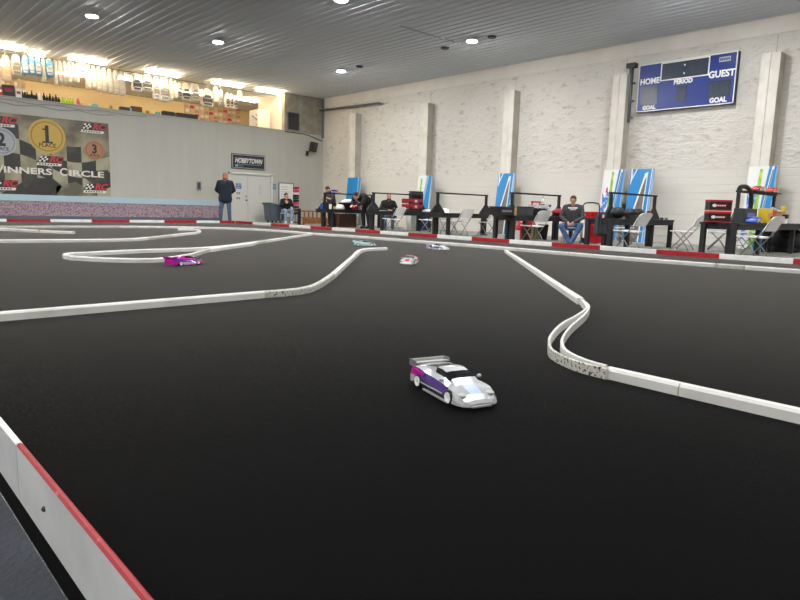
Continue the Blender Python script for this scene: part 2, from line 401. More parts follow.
w = MB().box(((JX+XW)/2, YB+.14, (ZL+ZC)/2), (XW-JX, .22, ZC-ZL)); struct(w.build('wall_far_upper', 'upper_block'), 'grey block wall above the beige wall in the far corner', 'wall')
struct(MB().box(((XL+JX)/2, YB+.12, ZL+.015), (JX-XL, .36, .03)).build('trim_1', 'far_wall'), 'flat ledge along the top of the beige wall', 'ledge')
w = MB().box((XW+.15, (YN+YS)/2, ZC/2), (.3, YS-YN, ZC)); struct(w.build('wall_right', 'masonry'), 'white painted masonry wall with rough upper half', 'wall')
struct(MB().box((XL-.1, (YN+YS)/2, ZC/2), (.2, YS-YN, ZC)).build('wall_left', 'room_paint'), 'pale side wall behind the camera', 'wall')
struct(MB().box(((XL+XW)/2, YN-.1, ZC/2), (XW-XL, .2, ZC)).build('wall_near', 'room_paint'), 'pale end wall behind the camera', 'wall')
# ribbed metal ceiling, ribs running towards the far wall
P = .27; n = int((XW-XL)/P)+1; c = MB(); vs = []; fs = []
xs = []
for i in range(n):
    x = XL+i*P
    for dx, z in ((0, 0), (.15, 0), (.17, -.02), (.25, -.02)):
        if x+dx <= XW: xs.append((x+dx, ZC+z+.015))
xs.append((XW, ZC+.015))
for x, z in xs: vs += [(x, YN, z), (x, YS, z)]
fs = [(2*i, 2*i+2, 2*i+3, 2*i+1) for i in range(len(xs)-1)]
k = len(vs); vs += [(XL, YN, ZC+.2), (XL, YS, ZC+.2), (XW, YS, ZC+.2), (XW, YN, ZC+.2)]
fs += [(k, k+1, k+2, k+3)]
c.add([(x, y, z) for x, y, z in vs], [tuple(reversed(f)) for f in fs])
struct(c.build('ceiling', 'ceiling_metal'), 'ribbed grey metal ceiling', 'ceiling')
lap = WY(430, 35, 14).y
yl = G(430, 35, ZC-.02).y
xl0, xl1 = G(398, 26, ZC).x, G(458, 43, ZC).x
struct(MB().box(((xl0+xl1)/2, yl, ZC-.012), (xl1-xl0, .03, .012)).build('trim_2', 'mid_grey'), 'thin dark lap joint across the ribbed ceiling', 'ceiling joint')
struct(MB().box((XW-.012, (YN+YB)/2, 5.44), (.024, YB-YN, .40)).build('trim_3', 'beam_paint'), 'smooth painted beam along the top of the masonry wall', 'beam')
# pilasters: two pale boards on a deep block, a seam between
for i, (y0, y1) in enumerate(((21.6, 22.0), (17.24, 17.64), (13.24, 13.65), (9.29, 9.71), (5.38, 5.80), (1.35, 1.77))):
    b = MB(); ym = (y0+y1)/2
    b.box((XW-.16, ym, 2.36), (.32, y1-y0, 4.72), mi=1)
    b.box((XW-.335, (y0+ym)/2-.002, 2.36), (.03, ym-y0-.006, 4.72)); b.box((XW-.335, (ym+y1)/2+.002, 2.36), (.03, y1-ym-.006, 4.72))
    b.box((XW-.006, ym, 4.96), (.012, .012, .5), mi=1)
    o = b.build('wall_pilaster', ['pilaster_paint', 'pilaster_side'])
    struct(o, 'pale painted pilaster of the masonry wall, number %d from the far corner' % (i+1), 'pilaster')
# low patterned wall lining and its pale blue rail
LX1 = 12.42
struct(MB().box(((XL+LX1)/2, YB-.03, .40), (LX1-XL, .06, .50)).build('wall_lining', 'weave'), 'purple patterned fabric lining along the bottom of the beige wall', 'wall lining')
struct(MB().box(((XL+LX1)/2, YB-.04, .755), (LX1-XL, .08, .21)).build('trim_4', 'sky_rail'), 'pale blue rail above the patterned wall lining', 'rail')
struct(MB().box(((XL+LX1)/2, YB-.035, .075), (LX1-XL, .07, .15)).build('baseboard_far', 'bin_plastic'), 'grey baseboard under the patterned wall lining', 'baseboard')
# double door
mid = 13.70
fr = MB()
fr.box((DX0-.04, YB-.02, (DZ+.06)/2), (.09, .1, DZ+.06)); fr.box((DX1+.04, YB-.02, (DZ+.06)/2), (.09, .1, DZ+.06)); fr.box(((DX0+DX1)/2, YB-.02, DZ+.04), (DX1-DX0+.17, .1, .09))
struct(fr.build('trim_5', 'frame_paint'), 'white frame around the double door', 'door frame')
for nm, a, b_, hx, lab in (('door_1', DX0, mid, mid-.09, 'left leaf of the white double door, with small notices and black hardware'), ('door_2', mid, DX1, None, 'right leaf of the white double door, with one faint notice')):
    d = MB().box(((a+b_)/2, YB+.03, DZ/2), (b_-a-.012, .05, DZ-.01)).build(nm, 'door_paint'); struct(d, lab, 'door')
    if hx:
        h = MB(); T = Matrix.Rotation(PI/2, 4, 'X')
        h.lathe([(.03, 0), (.03, .02), (.018, .03), (.018, .05), (.032, .055), (.032, .08), (.01, .09)], (hx, YB+.005, .92), 12, T=T); h.build('door_handle', 'steel', d, smooth=True)
        MB().lathe([(.03, 0), (.03, .025), (.015, .03)], (hx, YB+.005, 1.08), 12, T=T).build('door_lock', 'steel', d)
        T = frame_on((13.26, YB+.004, 1.5), (1, 0, 0), (0, 0, 1), (0, -1, 0))
        n_ = MB(); rect(n_, T, -.13, -.11, .13, .11, .004, 0); rect(n_, T, -.11, .06, .11, .08, .006, 1); rect(n_, T, -.11, 0, .11, .03, .006, 1); rect(n_, T, -.11, -.07, .06, -.04, .006, 1)
        n_.build('notice', ['print_blue', 'pale_blue'], d)
        for zz in (1.2, .99):
            q = MB(); T = frame_on((13.24, YB+.004, zz), (1, 0, 0), (0, 0, 1), (0, -1, 0)); rect(q, T, -.08, -.035, .08, .035, .004, 0); rect(q, T, -.05, -.012, .05, .012, .006, 1); q.build('sticker', ['ink', 'paper'], d)
    else:
        q = MB(); T = frame_on((14.3, YB+.004, 1.38), (1, 0, 0), (0, 0, 1), (0, -1, 0)); rect(q, T, -.1, -.24, .1, .24, .003, 0)
        for i in range(5): rect(q, T, -.07, .16-i*.09, .07, .19-i*.09, .005, 1)
        q.build('notice', ['door_paint', 'light_grey'], d)
# store above and behind the beige wall
struct(MB().box(((XL+XW)/2, (YB+YS)/2+.13, 2.75), (XW-XL, YS-YB-.26, .1)).build('floor_store', 'store_floor'), 'floor of the shop behind the beige wall', 'floor')
struct(MB().box(((XL+XW)/2, YS+.1, ZC/2), (XW-XL, .2, ZC)).build('wall_store_back', 'store_wall'), 'tan back wall of the brightly lit shop above the beige wall', 'wall')
struct(MB().box((JX+.07, YB+.25+1.0, (2.8+ZC)/2), (.14, 2.0, ZC-2.8)).build('wall_store_side', 'store_white'), 'white side wall of the lit shop, ending at the grey block wall', 'wall')
# ------------------------------------------------------------------ ceiling lamps
def downlight(x, y, lab):
    t = thing('ceiling_lamp', lab, 'lamp', (x, y, ZC-.02), group='round ceiling lamps')
    MB().lathe([(.06, 0), (.15, -.0), (.165, -.06), (.15, -.062), (.135, -.02)], n=20).build('housing', 'lamp_body', t, smooth=False)
    MB().lathe([(.12, -.022), (.13, -.055), (.105, -.075), (.04, -.085)], n=20).build('lens', 'lamp_lens', t, smooth=True)
for px, py, lab in ((92, 16, 'lit round ceiling lamp nearest the shop window, above the winners banner'), (218, 42, 'lit round ceiling lamp high above the dirty grey wall by the double door'),
                    (341, 71, 'lit round ceiling lamp closest to the far corner'), (341, 0, 'lit round ceiling lamp at the top edge over the middle of the track'), (472, 41, 'lit round ceiling lamp nearest the masonry wall and the dark ceiling discs')):
    p = G(px, py, ZC-.07); downlight(p.x, p.y, lab)
for x, y in ((14.46, 6.65), (14.46, .6), (9.6, 6.65), (9.6, .6), (4.6, 12.7), (4.6, 6.65), (4.6, .6), (-.6, 18.7), (-.6, 12.7), (-.6, 6.65), (-.6, .6), (-5.4, 12.7), (-5.4, 6.65), (-5.4, .6)):  # leftmost column is added to light the outer face of the near board
    downlight(x, y, 'unseen round ceiling lamp for light, outside the picture over the near part of the hall')
for px, py, lab in ((359.6, 67, 'dark unlit disc on the ceiling beside the lamp at the far corner'), (445, 48.5, 'dark unlit disc on the ceiling left of the lamp near the masonry wall'), (492, 37.5, 'dark unlit disc on the ceiling right of the lamp near the masonry wall')):
    p = G(px, py, ZC-.04); tag(MB().lathe([(.02, -.05), (.1, -.047), (.125, -.03), (.13, 0)], p+Vector((0, 0, .03)), 18).build('ceiling_disc', 'dark_grey'), lab, 'ceiling disc', 'dark ceiling discs')
# shop tube lights
def tube_lamp(x0, x1, y, lab, z=ZC-.055):
    t = thing('ceiling_tube_lamp', lab, 'lamp', ((x0+x1)/2, y, z), group='tube lamps of the shop'); L = x1-x0
    MB().box((0, 0, .025), (L, .1, .05)).build('housing', 'lamp_body', t)
    for dy in (-.07, .07): MB().tube([(-L/2+.02, dy, -.03), (L/2-.02, dy, -.03)], .022, 8).build('tube', 'tube_light', t)
TY = YB+.02
for a, b_, lab in ((-1.4, -.1, 'shop tube lamp outside the picture'), (1.4, 2.7, 'second shop tube lamp outside the picture'), (4.15, 5.42, 'lit tube lamp of the shop over the tan bags beside the blue shells'), (6.84, 8.1, 'lit tube lamp of the shop over the hanging price sign'), (9.5, 10.8, 'lit tube lamp of the shop over the two large white shells'), (12.15, 13.45, 'lit tube lamp of the shop over the dark hanging shells'), (14.15, 15.4, 'lit tube lamp of the shop beside the white corner of the shop wall')):
    tube_lamp(a, b_, TY, lab)
for i, x in enumerate((-1.5, 1.4, 4.3, 7.2, 12.0)):  # extra row, added to brighten the shop interior
    tube_lamp(x, x+1.25, YB+3.1, 'added tube lamp brightening the shop from deep inside, %s from the left' % ('first', 'second', 'third', 'fourth', 'fifth')[i])
p0, p1 = G(240, 99, ZC-.07), G(253, 102.5, ZC-.07)
tube_lamp(p0.x-.1, p0.x+.9, p0.y, 'lit tube lamp deeper in the shop near its white side wall')
p0 = G(122, 76, ZC-.07); tube_lamp(p0.x, p0.x+.9, p0.y+.4, 'lit tube lamp deeper in the shop left of the two large white shells')
p0 = G(31, 51, ZC-.07); tube_lamp(p0.x, p0.x+.5, p0.y+.4, 'lit tube lamp deeper in the shop above the blue shells')
# ------------------------------------------------------------------ far wall fittings
T = frame_on((xat(199.5, YB-.01), YB-.0, WY(199.5, 186, YB).z), (1, 0, 0), (0, 0, 1), (0, -1, 0))
s = MB(); rect(s, T, -.09, -.17, .09, .17, .02, 0); rect(s, T, -.05, -.1, .05, .12, .026, 1); tag(s.build('wall_box', ['mid_grey', 'dark_grey']), 'small dark grey control box on the beige wall left of the standing man', 'control box')
T = frame_on((14.95, YB, 1.55), (1, 0, 0), (0, 0, 1), (0, -1, 0))
s = MB(); rect(s, T, -.12, -.12, .12, .12, .012, 0)
for i in range(3): rect(s, T, -.09, .05-.06*i, .09, .075-.06*i, .014, 1)
tag(s.build('wall_notice', ['print_blue', 'pale_blue']), 'small blue notice on the wall right of the double door', 'notice')
# white board leaning by the rack
t = thing('notice_board', 'tall white board with faint writing on the wall behind the seated boy', 'notice board', (xat(286, YB), YB, .95))
q = MB(); T = frame_on((0, 0, 0), (1, 0, 0), (0, 0, 1), (0, -1, 0)); rect(q, T, -.36, -.72, .36, .76, .02, 0)
for i in range(9): rect(q, T, -.28, .6-i*.11, -.28+random.uniform(.3, .54), .625-i*.11, .022, 1)
q.build('sheet', ['paper', 'light_grey'], t)
q = MB()
for a in ((-.4, -.76, -.36, .8), (.36, -.76, .4, .8), (-.4, .76, .4, .8), (-.4, -.76, .4, -.72)): rect(q, T, *a, .035, 0)
q.build('frame', 'mid_grey', t)
# framed shop sign over the door
c0 = WY(248.3, 162, YB); t = thing('framed_sign', 'black framed sign with white slanted lettering above the double door', 'sign', (c0.x, YB, c0.z))
T = frame_on((0, 0, 0), (1, 0, 0), (0, 0, 1), (0, -1, 0)); W2, H2 = .79, .31
q = MB(); rect(q, T, -W2+.06, -H2+.06, W2-.06, H2-.06, .02, 0); rect(q, T, -W2+.06, .0, W2-.06, H2-.1, .022, 1)
tm = text('HOBBYTOWN', .28, .003, .28, .006); q.mesh(tm, 2, T @ Matrix.Translation((0, .03, .026)) @ Matrix.Diagonal((.70, 1, 1, 1)))
rect(q, T, -.55, -.12, .6, -.105, .026, 3); rect(q, T, -.6, -.2, -.25, -.185, .026, 3); rect(q, T, -.62, -.22, -.5, -.14, .026, 3)
q.build('face', ['ink', 'dark_grey', 'paper', 'pale_blue'], t)
q = MB()
for x0, y0, x1, y1 in ((-W2, -H2, W2, -H2+.07), (-W2, H2-.07, W2, H2), (-W2, -H2, -W2+.07, H2), (W2-.07, -H2, W2, H2)): rect(q, T, x0, y0, x1, y1, .04, 0)
for x0, y0, x1, y1 in ((-W2+.02, -H2+.03, W2-.02, -H2+.055), (-W2+.02, H2-.055, W2-.02, H2-.03), (-W2+.02, -H2+.03, -W2+.05, H2-.03), (W2-.05, -H2+.03, W2-.02, H2-.03)): rect(q, T, x0, y0, x1, y1, .045, 1)
q.build('frame', ['black', 'light_grey'], t)
# loudspeaker on a wall bracket
c0 = WY(313.5, 147, YB-.25)
t = thing('wall_speaker', 'black loudspeaker on a bracket high on the wall beside the far corner', 'loudspeaker', (c0.x, YB-.25, c0.z), .35)
MB().box((0, 0, 0), (.3, .24, .44), R=Euler((.2, 0, 0)).to_matrix()).build('cabinet', 'black', t, bevel=.015)
q = MB().box((0, -.125, -.0), (.26, .015, .4), R=Euler((.2, 0, 0)).to_matrix()); q.build('grille', 'dark_grey', t)
MB().bar((0, .1, -.02), (-.16, .22, -.3), .05).box((-.18, .22, -.3), (.1, .08, .2)).build('bracket', 'black', t)
q = [Vector((-.1, .2, -.36)), Vector((.02, .2, -.46)), Vector((.1, .2, -.4)), Vector((.14, .21, -.24))]; MB().tube(catmull(q), .008, 6).build('cable', 'light_grey', t)
# dark panel and cable on the grey block wall, corner conduit, ceiling pipe
c0, c1 = WY(288, 111.5, YB), WY(299.5, 131, YB)
t = thing('wall_vent', 'dark square vent panel on the grey block wall above the door corner', 'vent', ((c0.x+c1.x)/2, YB+.03, (c0.z+c1.z)/2)); a, b_ = (c1.x-c0.x)/2, (c0.z-c1.z)/2
T = frame_on((0, 0, 0), (1, 0, 0), (0, 0, 1), (0, -1, 0)); q = MB(); rect(q, T, -a, -b_, a, b_, .02, 0); q.build('panel', 'dark_grey', t)
q = MB()
for e in ((-a, -b_, -a+.03, b_), (a-.03, -b_, a, b_), (-a, -b_, a, -b_+.03), (-a, b_-.03, a, b_)): rect(q, T, *e, .03, 0)
q.build('frame', 'steel', t)
pts = [WY(285, 131.5, YB-.02), WY(296, 133, YB-.02), WY(304, 134.2, YB-.02), WY(310, 136, YB-.02), WY(318, 139.5, YB-.02), WY(322, 141, YB-.02)]
tag(MB().tube(catmull(pts), .018, 6).build('wall_cable', 'black'), 'black cable running along the ledge under the dark vent panel', 'cable')
tag(MB().tube([(XW-.06, YB-.06, 3.88), (XW-.06, YB-.06, ZC-.03)], .05, 8).build('corner_conduit', 'steel'), 'grey vertical conduit in the far corner above the loudspeaker', 'conduit')
t = thing('wall_pipe', 'dark pipe with brackets along the top of the masonry wall at the far corner', 'pipe', (XW-.2, 0, 0))
a, b_ = WX(316, 111, XW-.2), WX(381, 102.5, XW-.2)
MB().tube([(0, YB-.02, a.z), (0, b_.y, b_.z)], .04, 10).build('tube', 'steel', t, smooth=True)
for f_ in (.15, .5, .72, .95):
    yy = (YB-.02)*(1-f_)+b_.y*f_; zz = a.z*(1-f_)+b_.z*f_; MB().box((.1, yy, zz+.0), (.2, .04, .05)).lathe([(.055, -.03), (.055, .03)], (0, yy, zz), 10, T=Matrix.Rotation(PI/2, 4, 'X')).build('bracket', 'mid_grey', t)
y0 = WX(631, 80, XW-.1).y
t = thing('wall_conduit', 'grey metal conduit running down the masonry wall left of the scoreboard', 'conduit', (XW-.1, y0, 0))
MB().tube([(0, 0, 3.4), (0, 0, 4.95)], .06, 10).build('tube', 'steel', t, smooth=True)
MB().box((0, 0, 4.98), (.2, .26, .12)).build('cap', 'dark_grey', t)
for zz in (3.55, 4.0, 4.5): MB().box((.03, 0, zz), (.12, .2, .04)).build('clamp', 'mid_grey', t)
for k, (dz, sag, px1, lab) in enumerate(((-.08, .05, 150, 'upper thin dark cable drooping along the top of the beige wall'), (-.17, .07, 118, 'lower thin dark cable drooping along the top of the beige wall above the banner'))):
    x0, x1 = 3.4, xat(px1, YB-.015); n = 9
    pts = [(x0+(x1-x0)*i/(n-1), YB-.015, ZL+dz-sag*(i % 2)) for i in range(n)]
    tag(MB().tube(catmull(pts, 4), .008, 5).build('wall_cable', 'mid_grey'), lab, 'cable')
# ------------------------------------------------------------------ scoreboard
cy0, cy1, cz0, cz1 = 9.03, 6.42, 3.65, 4.94
t = thing('scoreboard', 'blue electronic scoreboard with white lettering on the masonry wall', 'scoreboard', (XW-.15, (cy0+cy1)/2, (cz0+cz1)/2))
hw, hh = (cy0-cy1)/2, (cz1-cz0)/2
T = frame_on((0, 0, 0), (0, -1, 0), (0, 0, 1), (-1, 0, 0))
MB().box((.085, 0, 0), (.15, 2*hw, 2*hh)).build('housing', 'navy', t)
q = MB(); rect(q, T, -hw+.02, -hh+.02, hw-.02, hh-.02, .012, 0); q.build('face', 'score_blue', t)
q = MB()
for e in ((-hw, -hh, -hw+.025, hh), (hw-.025, -hh, hw, hh), (-hw, -hh, hw, -hh+.025), (-hw, hh-.025, hw, hh)): rect(q, T, *e, .02, 0)
q.build('frame', 'paper', t)
def digits(name, x0, y0, x1, y1, k, border=False):
    q = MB(); rect(q, T, x0, y0, x1, y1, .018, 0)
    if border:
        for e in ((x0-.03, y0-.03, x0, y1+.03), (x1, y0-.03, x1+.03, y1+.03), (x0-.03, y0-.03, x1+.03, y0), (x0-.03, y1, x1+.03, y1+.03)): rect(q, T, *e, .02, 2)
    w_ = (x1-x0)/k
    for i in range(k):
        a, b2 = x0+w_*i+w_*.2, x0+w_*(i+1)-w_*.2; c, d = y0+(y1-y0)*.12, y1-(y1-y0)*.12; m_ = (c+d)/2; th = .035
        for e in ((a, c, b2, c+th), (a, d-th, b2, d), (a, m_-th/2, b2, m_+th/2), (a, c, a+th, d), (b2-th, c, b2, d)): rect(q, T, *e, .019, 1)
    if border:
        for yy in (.38, .2): disc(q, T, ((x0+x1)/2, (y0+y1)/2+(yy-.29)*1.2), .022, .024, 2, 10)
    q.build(name, ['score_dark', 'score_digit', 'paper'], t)
digits('display', -.64, .16, .60, .585, 4, True)
digits('display', -1.2, -.46, -.72, .03, 2); digits('display', -.16, -.48, .08, -.05, 1); digits('display', .66, -.45, 1.2, -.04, 2)
for body, x, y, sz in (('HOME', -.965, .165, .215), ('GUEST', .95, .12, .235), ('PERIOD', -.03, .055, .16), ('GOAL', -.93, -.545, .15), ('GOAL', .92, -.53, .17)):
    MB().mesh(text(body, sz, .002, 0, .008), 0, T @ Matrix.Translation((x, y, .018)) @ Matrix.Diagonal((.92, 1, 1, 1))).build('lettering', 'paper', t)
q = MB(); rect(q, T, .86, .42, 1.14, .54, .018, 0); [rect(q, T, .88+.05*i, .45, .915+.05*i, .51, .02, 1) for i in range(5)]; q.build('badge', ['light_grey', 'score_blue'], t)
# ------------------------------------------------------------------ winners banner
bx0, bx1, bz0, bz1 = WY(-30, 110, YB).x, 8.07, .9, 3.49
bx0 = 3.3
t = thing('winners_banner', 'large dark banner with gold, silver and bronze medals on a chequered flag', 'banner', ((bx0+bx1)/2, YB-.012, (bz0+bz1)/2))
bw, bh = (bx1-bx0)/2, (bz1-bz0)/2
T = frame_on((0, 0, 0), (1, 0, 0), (0, 0, 1), (0, -1, 0))
def bp(px, py):
    p = WY(px, py, YB); return (p.x-(bx0+bx1)/2, p.z-(bz0+bz1)/2)
q = MB(); rect(q, T, -bw, -bh, bw, bh, .006, 0)
# rippling chequered flag
def flag(u, v):
    return (-bw+u*2*bw, -.3+.46*math.sin(u*5.2+.4)*(.6)+ (v-.5)*2.0 - .12*math.sin(u*9+v*2))
N, R_ = 10, 4
for i in range(N):
    for j in range(R_):
        if i == 9 and j == 3: continue
        pp = []
        for a in range(4): pp.append(flag((i+a/3)/N, j/R_))
        for a in range(3, -1, -1): pp.append(flag((i+a/3)/N, (j+1)/R_))
        pp = [(min(max(x, -bw), bw), min(max(y, -bh), bh)) for x, y in pp]
        if pp[4][1]-pp[3][1] > .05: q.prism([(x, y, 0) for x, y in pp], (0, 0, .008), 1 if (i+j) % 2 else 2, T)
# dark and pale cloth folds
for pts, mi in (([(0, 194), (30, 178), (52, 178), (62, 186), (56, 196), (0, 196)], 2), ([(66, 119.6), (100, 123.4), (107.5, 125), (108, 140), (90, 130), (74, 128)], 0), ([(56, 186), (76, 182), (98, 196), (56, 196)], 0), ([(78, 172), (108, 170), (109, 186), (92, 184)], 2)):
    q.prism([(*bp(*p), 0) for p in pts], (0, 0, .009), mi, T)
q.build('cloth', ['ban_ground', 'ban_olive', 'ban_dark'], t)
def medal(px, py, r, a, b, dg, small):
    c = bp(px, py); q = MB(); disc(q, T, c, r, .012, 0, 36); disc(q, T, c, r*.86, .014, 1, 36); disc(q, T, c, r*.8, .016, 0, 36)
    if dg == '1': rect(q, T, c[0]-r*.26, c[1]-r*.38, c[0]+r*.3, c[1]-r*.29, .018, 2); rect(q, T, c[0]-r*.24, c[1]+r*.36, c[0], c[1]+r*.44, .018, 2)
    q.mesh(text(dg, r*1.25, .001, 0, .03*r/.58), 2, T @ Matrix.Translation((c[0], c[1]+r*.1, .017)) @ Matrix.Diagonal((.85, 1.0, 1, 1)))
    q.mesh(text('PLACE', r*.32, .001, 0, .003), 2, T @ Matrix.Translation((c[0], c[1]-r*.52, .017)))
    q.build('medal', [a, b, 'ink'], t)
medal(46.8, 136.5, .58, 'gold', 'gold_dark', '1', 1); medal(1, 141.5, .45, 'silver', 'silver_dark', '2', 1); medal(94.3, 150.5, .34, 'bronze', 'bronze_dark', '3', 1)
q = MB(); a = bp(-14, 168.5); b_ = bp(106.5, 177)
tm = text('INNERS', .26, .001, 0, .007, 'LEFT'); 
wtx = bp(3.0, 169.7)
q.mesh(text('W', .36, .001, 0, .002, 'LEFT'), 0, T @ Matrix.Translation((wtx[0]-.36, wtx[1]+.02, .012)))
q.mesh(tm, 0, T @ Matrix.Translation((wtx[0], wtx[1], .012)) @ Matrix.Diagonal((1.66, 1.1, 1, 1)))
q.build('lettering', 'ban_white', t); q = MB()
wt2 = bp(60, 172.8)
q.mesh(text('C', .36, .001, 0, .007, 'LEFT'), 0, T @ Matrix.Translation((wt2[0]-.02, wt2[1]+.02, .012)))
q.mesh(text('IRCLE', .26, .001, 0, .007, 'LEFT'), 0, T @ Matrix.Translation((wt2[0]+.27, wt2[1], .012)) @ Matrix.Diagonal((1.78, 1.1, 1, 1)))
q.build('lettering', 'ban_white', t)
def rc_logo(px, py, w_):
    c = bp(px, py); q = MB(); Tm = T @ Matrix.Translation((c[0], c[1], .012)); h_ = w_*.38
    sh = lambda x, y: (x+y*.35, y, 0)
    q.prism([sh(-.5*w_, -.30*h_), sh(.5*w_, -.30*h_), sh(.5*w_, .52*h_), sh(-.46*w_, .52*h_)], (0, 0, .002), 0, Tm)
    for i in range(4):
        for j in range(3):
            if (i+j) % 2 == 0: x, y = -.46*w_+i*.085*w_, -.2*h_+j*.22*h_; q.prism([sh(x, y), sh(x+.085*w_, y), sh(x+.085*w_, y+.22*h_), sh(x, y+.22*h_)], (0, 0, .004), 1, Tm)
    q.mesh(text('RC', h_*.98, .001, .3, .014), 2, Tm @ Matrix.Translation((.2*w_, .13*h_, .005)) @ Matrix.Diagonal((1.1, 1, 1, 1)))
    q.prism([sh(-.5*w_, -.62*h_), sh(.5*w_, -.62*h_), sh(.5*w_, -.32*h_), sh(-.5*w_, -.32*h_)], (0, 0, .003), 1, Tm)
    for i in range(7): q.prism([sh(-.42*w_+.115*w_*i, -.54*h_), sh(-.35*w_+.115*w_*i, -.54*h_), sh(-.35*w_+.115*w_*i, -.40*h_), sh(-.42*w_+.115*w_*i, -.40*h_)], (0, 0, .005), 0, Tm)
    q.build('logo', ['ink', 'ban_white', 'ban_red'], t)
for px, py in ((2.5, 121), (93.5, 128), (50.5, 160.5), (4, 184.5), (96, 188)): rc_logo(px, py, .76)
# ------------------------------------------------------------------ track border boards
ORD = ['first', 'second', 'third', 'fourth', 'fifth', 'sixth', 'seventh', 'eighth', 'ninth', 'tenth', 'eleventh', 'twelfth', 'thirteenth', 'fourteenth', 'fifteenth', 'sixteenth', 'seventeenth', 'eighteenth', 'nineteenth', 'twentieth', 'twenty-first', 'twenty-second', 'twenty-third', 'twenty-fourth']
def board(p0, p1, nrm, h, th, face, top, outer, label):
    """upright painted board, inner face on the line p0-p1, thickness along nrm"""
    p0, p1, n = Vector(p0), Vector(p1), Vector(nrm)
    mid = (p0+p1)/2; d = p1-p0; L = d.length-.006; d.normalize()
    q = MB(); e = L/2; c = min(.006, th*.3)
    prof = [(0, 0), (0, h-c), (c, h), (th-c, h), (th, h-c), (th, 0)]
    vs = [(-d*e+n*a+Vector((0, 0, z))) for a, z in prof]+[(d*e+n*a+Vector((0, 0, z))) for a, z in prof]
    k = 6; fs = [(i, (i+1) % k, (i+1) % k+k, i+k) for i in range(k)]+[tuple(range(k-1, -1, -1)), tuple(range(k, 2*k))]
    if d.cross(n).z < 0: fs = [tuple(reversed(f)) for f in fs]
    q.add(vs, fs, [0, 1, 1, 1, 2, 2, 2, 2])
    # two screw heads on the outer side
    for s_ in (-.32, .32):
        q.ball(d*(L*s_)+n*th+Vector((0, 0, h*.5)), .007, 6, 4, 3)
    o = q.build('border_board', [face, top, outer, 'dark_grey'], loc=mid+Vector((0, 0, .007)))
    return tag(o, label, 'border board', 'red and white track border boards')
def colour(i): return ('red', 'board_red', 'board_red_top') if i % 2 else ('white', 'board_white', 'board_white')
HB = .092
edges = [22.33]+[e*12.0/11.45 for e in (20.08, 18.85, 17.7, 16.5, 15.36, 14.25, 13.15, 12.02, 10.96, 9.82, 8.71, 7.59, 6.46, 5.31, 4.19, 3.06, 1.93, .8, -.33, -1.46, -2.6)]
for i in range(len(edges)-1):
    nm, f_, t_ = colour(i+1)
    board((XT, edges[i], 0), (XT, edges[i+1], 0), (1, 0, 0), HB, .04, f_, t_, 'board_grey', '%s border board along the tables, %s board counted from the far corner' % (nm, ORD[i]))
bx = [XT-.03, 11.33, 10.41, 9.2, 7.98, 6.75, 5.52, 4.31, 3.1, 1.9, .7, -.5]
for i in range(len(bx)-1):
    nm, f_, t_ = colour((i+1) % 2)
    board((bx[i], YT, 0), (bx[i+1], YT, 0), (0, 1, 0), HB, .04, f_, t_, 'board_grey', '%s border board along the beige wall, %s board counted from the far corner' % (nm, ORD[i]))
ny = [3.0, 1.68, .35, -1.0]
for i in range(3):
    nm, f_, t_ = colour(i % 2)
    board((XB, ny[i+1], 0), (XB, ny[i], 0), (-1, 0, 0), .146, .015, f_, t_, 'board_grey', ['white topped grey border board at the left edge, beyond the red topped one', 'grey border board with a red top edge running to the bottom left corner', 'white topped border board outside the picture beside the camera'][i])
# ------------------------------------------------------------------ white lane strips lying on the carpet
def strip(path, w, h, label, mats=('strip_white',), cuts=(), smooth=5, name='lane_strip', closed_end=True, off=0.0):
    P = catmull([Vector((p[0], p[1], 0)) for p in path], smooth) if smooth else [Vector((p[0], p[1], 0)) for p in path]
    base = Vector((path[0][0], path[0][1], .007)); k = len(P); c = min(w, h)*.22
    prof = [(-w/2, 0), (-w/2, h-c), (-w/2+c, h), (w/2-c, h), (w/2, h-c), (w/2, 0)]
    vs = []; L = 0; lens = [0]
    for i in range(k):
        t = (P[min(i+1, k-1)]-P[max(i-1, 0)]).normalized(); n = Vector((-t.y, t.x, 0))
        vs += [P[i]-Vector((base.x, base.y, 0))+n*(a+off)+Vector((0, 0, z)) for a, z in prof]
        if i: L += (P[i]-P[i-1]).length; lens.append(L)
    fs = []; mi = []
    for i in range(k-1):
        f_ = (lens[i]+lens[i+1])/2/L; m_ = 0
        for a, b_, j in cuts:
            if a <= f_ < b_: m_ = j
        for j in range(6): fs.append((i*6+j, i*6+(j+1) % 6, (i+1)*6+(j+1) % 6, (i+1)*6+j)); mi.append(m_)
    fs = [tuple(reversed(f)) for f in fs]
    fs += [(0, 1, 2, 3, 4, 5), tuple(range(k*6-1, k*6-7, -1))]; mi += [0, 0]
    o = MB().add(vs, fs, mi).build(name, list(mats), loc=base)
    return tag(o, label, 'lane strip', 'white lane strips on the track')
def gp(*pts): return [G(*p).to_2d() for p in pts]
# outer lane line, in front of the border
OL = [Vector((-3.0, 19.1)), Vector((0, 19.1))]+gp((0, 228.5), (60, 228.3), (120, 228.2), (180, 228.7), (240, 230.2), (280, 232.5), (310, 235.1), (355, 238.3), (400, 241.8), (480, 248.2), (570, 256), (640, 262), (716, 267.8), (745, 270), (800, 274.2))
OL.append(OL[-1]+(OL[-1]-OL[-2]).normalized()*1.6)
def outer(i0, i1, label, mats=('strip_white',), smooth=8):
    P = [Vector(v) for v in OL[i0:i1+1]]; P[-1] = P[-1]-(P[-1]-P[-2]).normalized()*.02
    strip([tuple(v) for v in P], .07, .06, label, mats, (), smooth)
outer(0, 4, 'straight white lane strip left of the corner curve, in front of the beige wall border', ('strip_scuffed',))
outer(4, 8, 'white lane strip bending round the far corner of the track')
outer(8, 11, 'white lane strip along the tables next to the corner bend')
outer(11, 12, 'white lane strip along the tables behind the small white car', smooth=0)
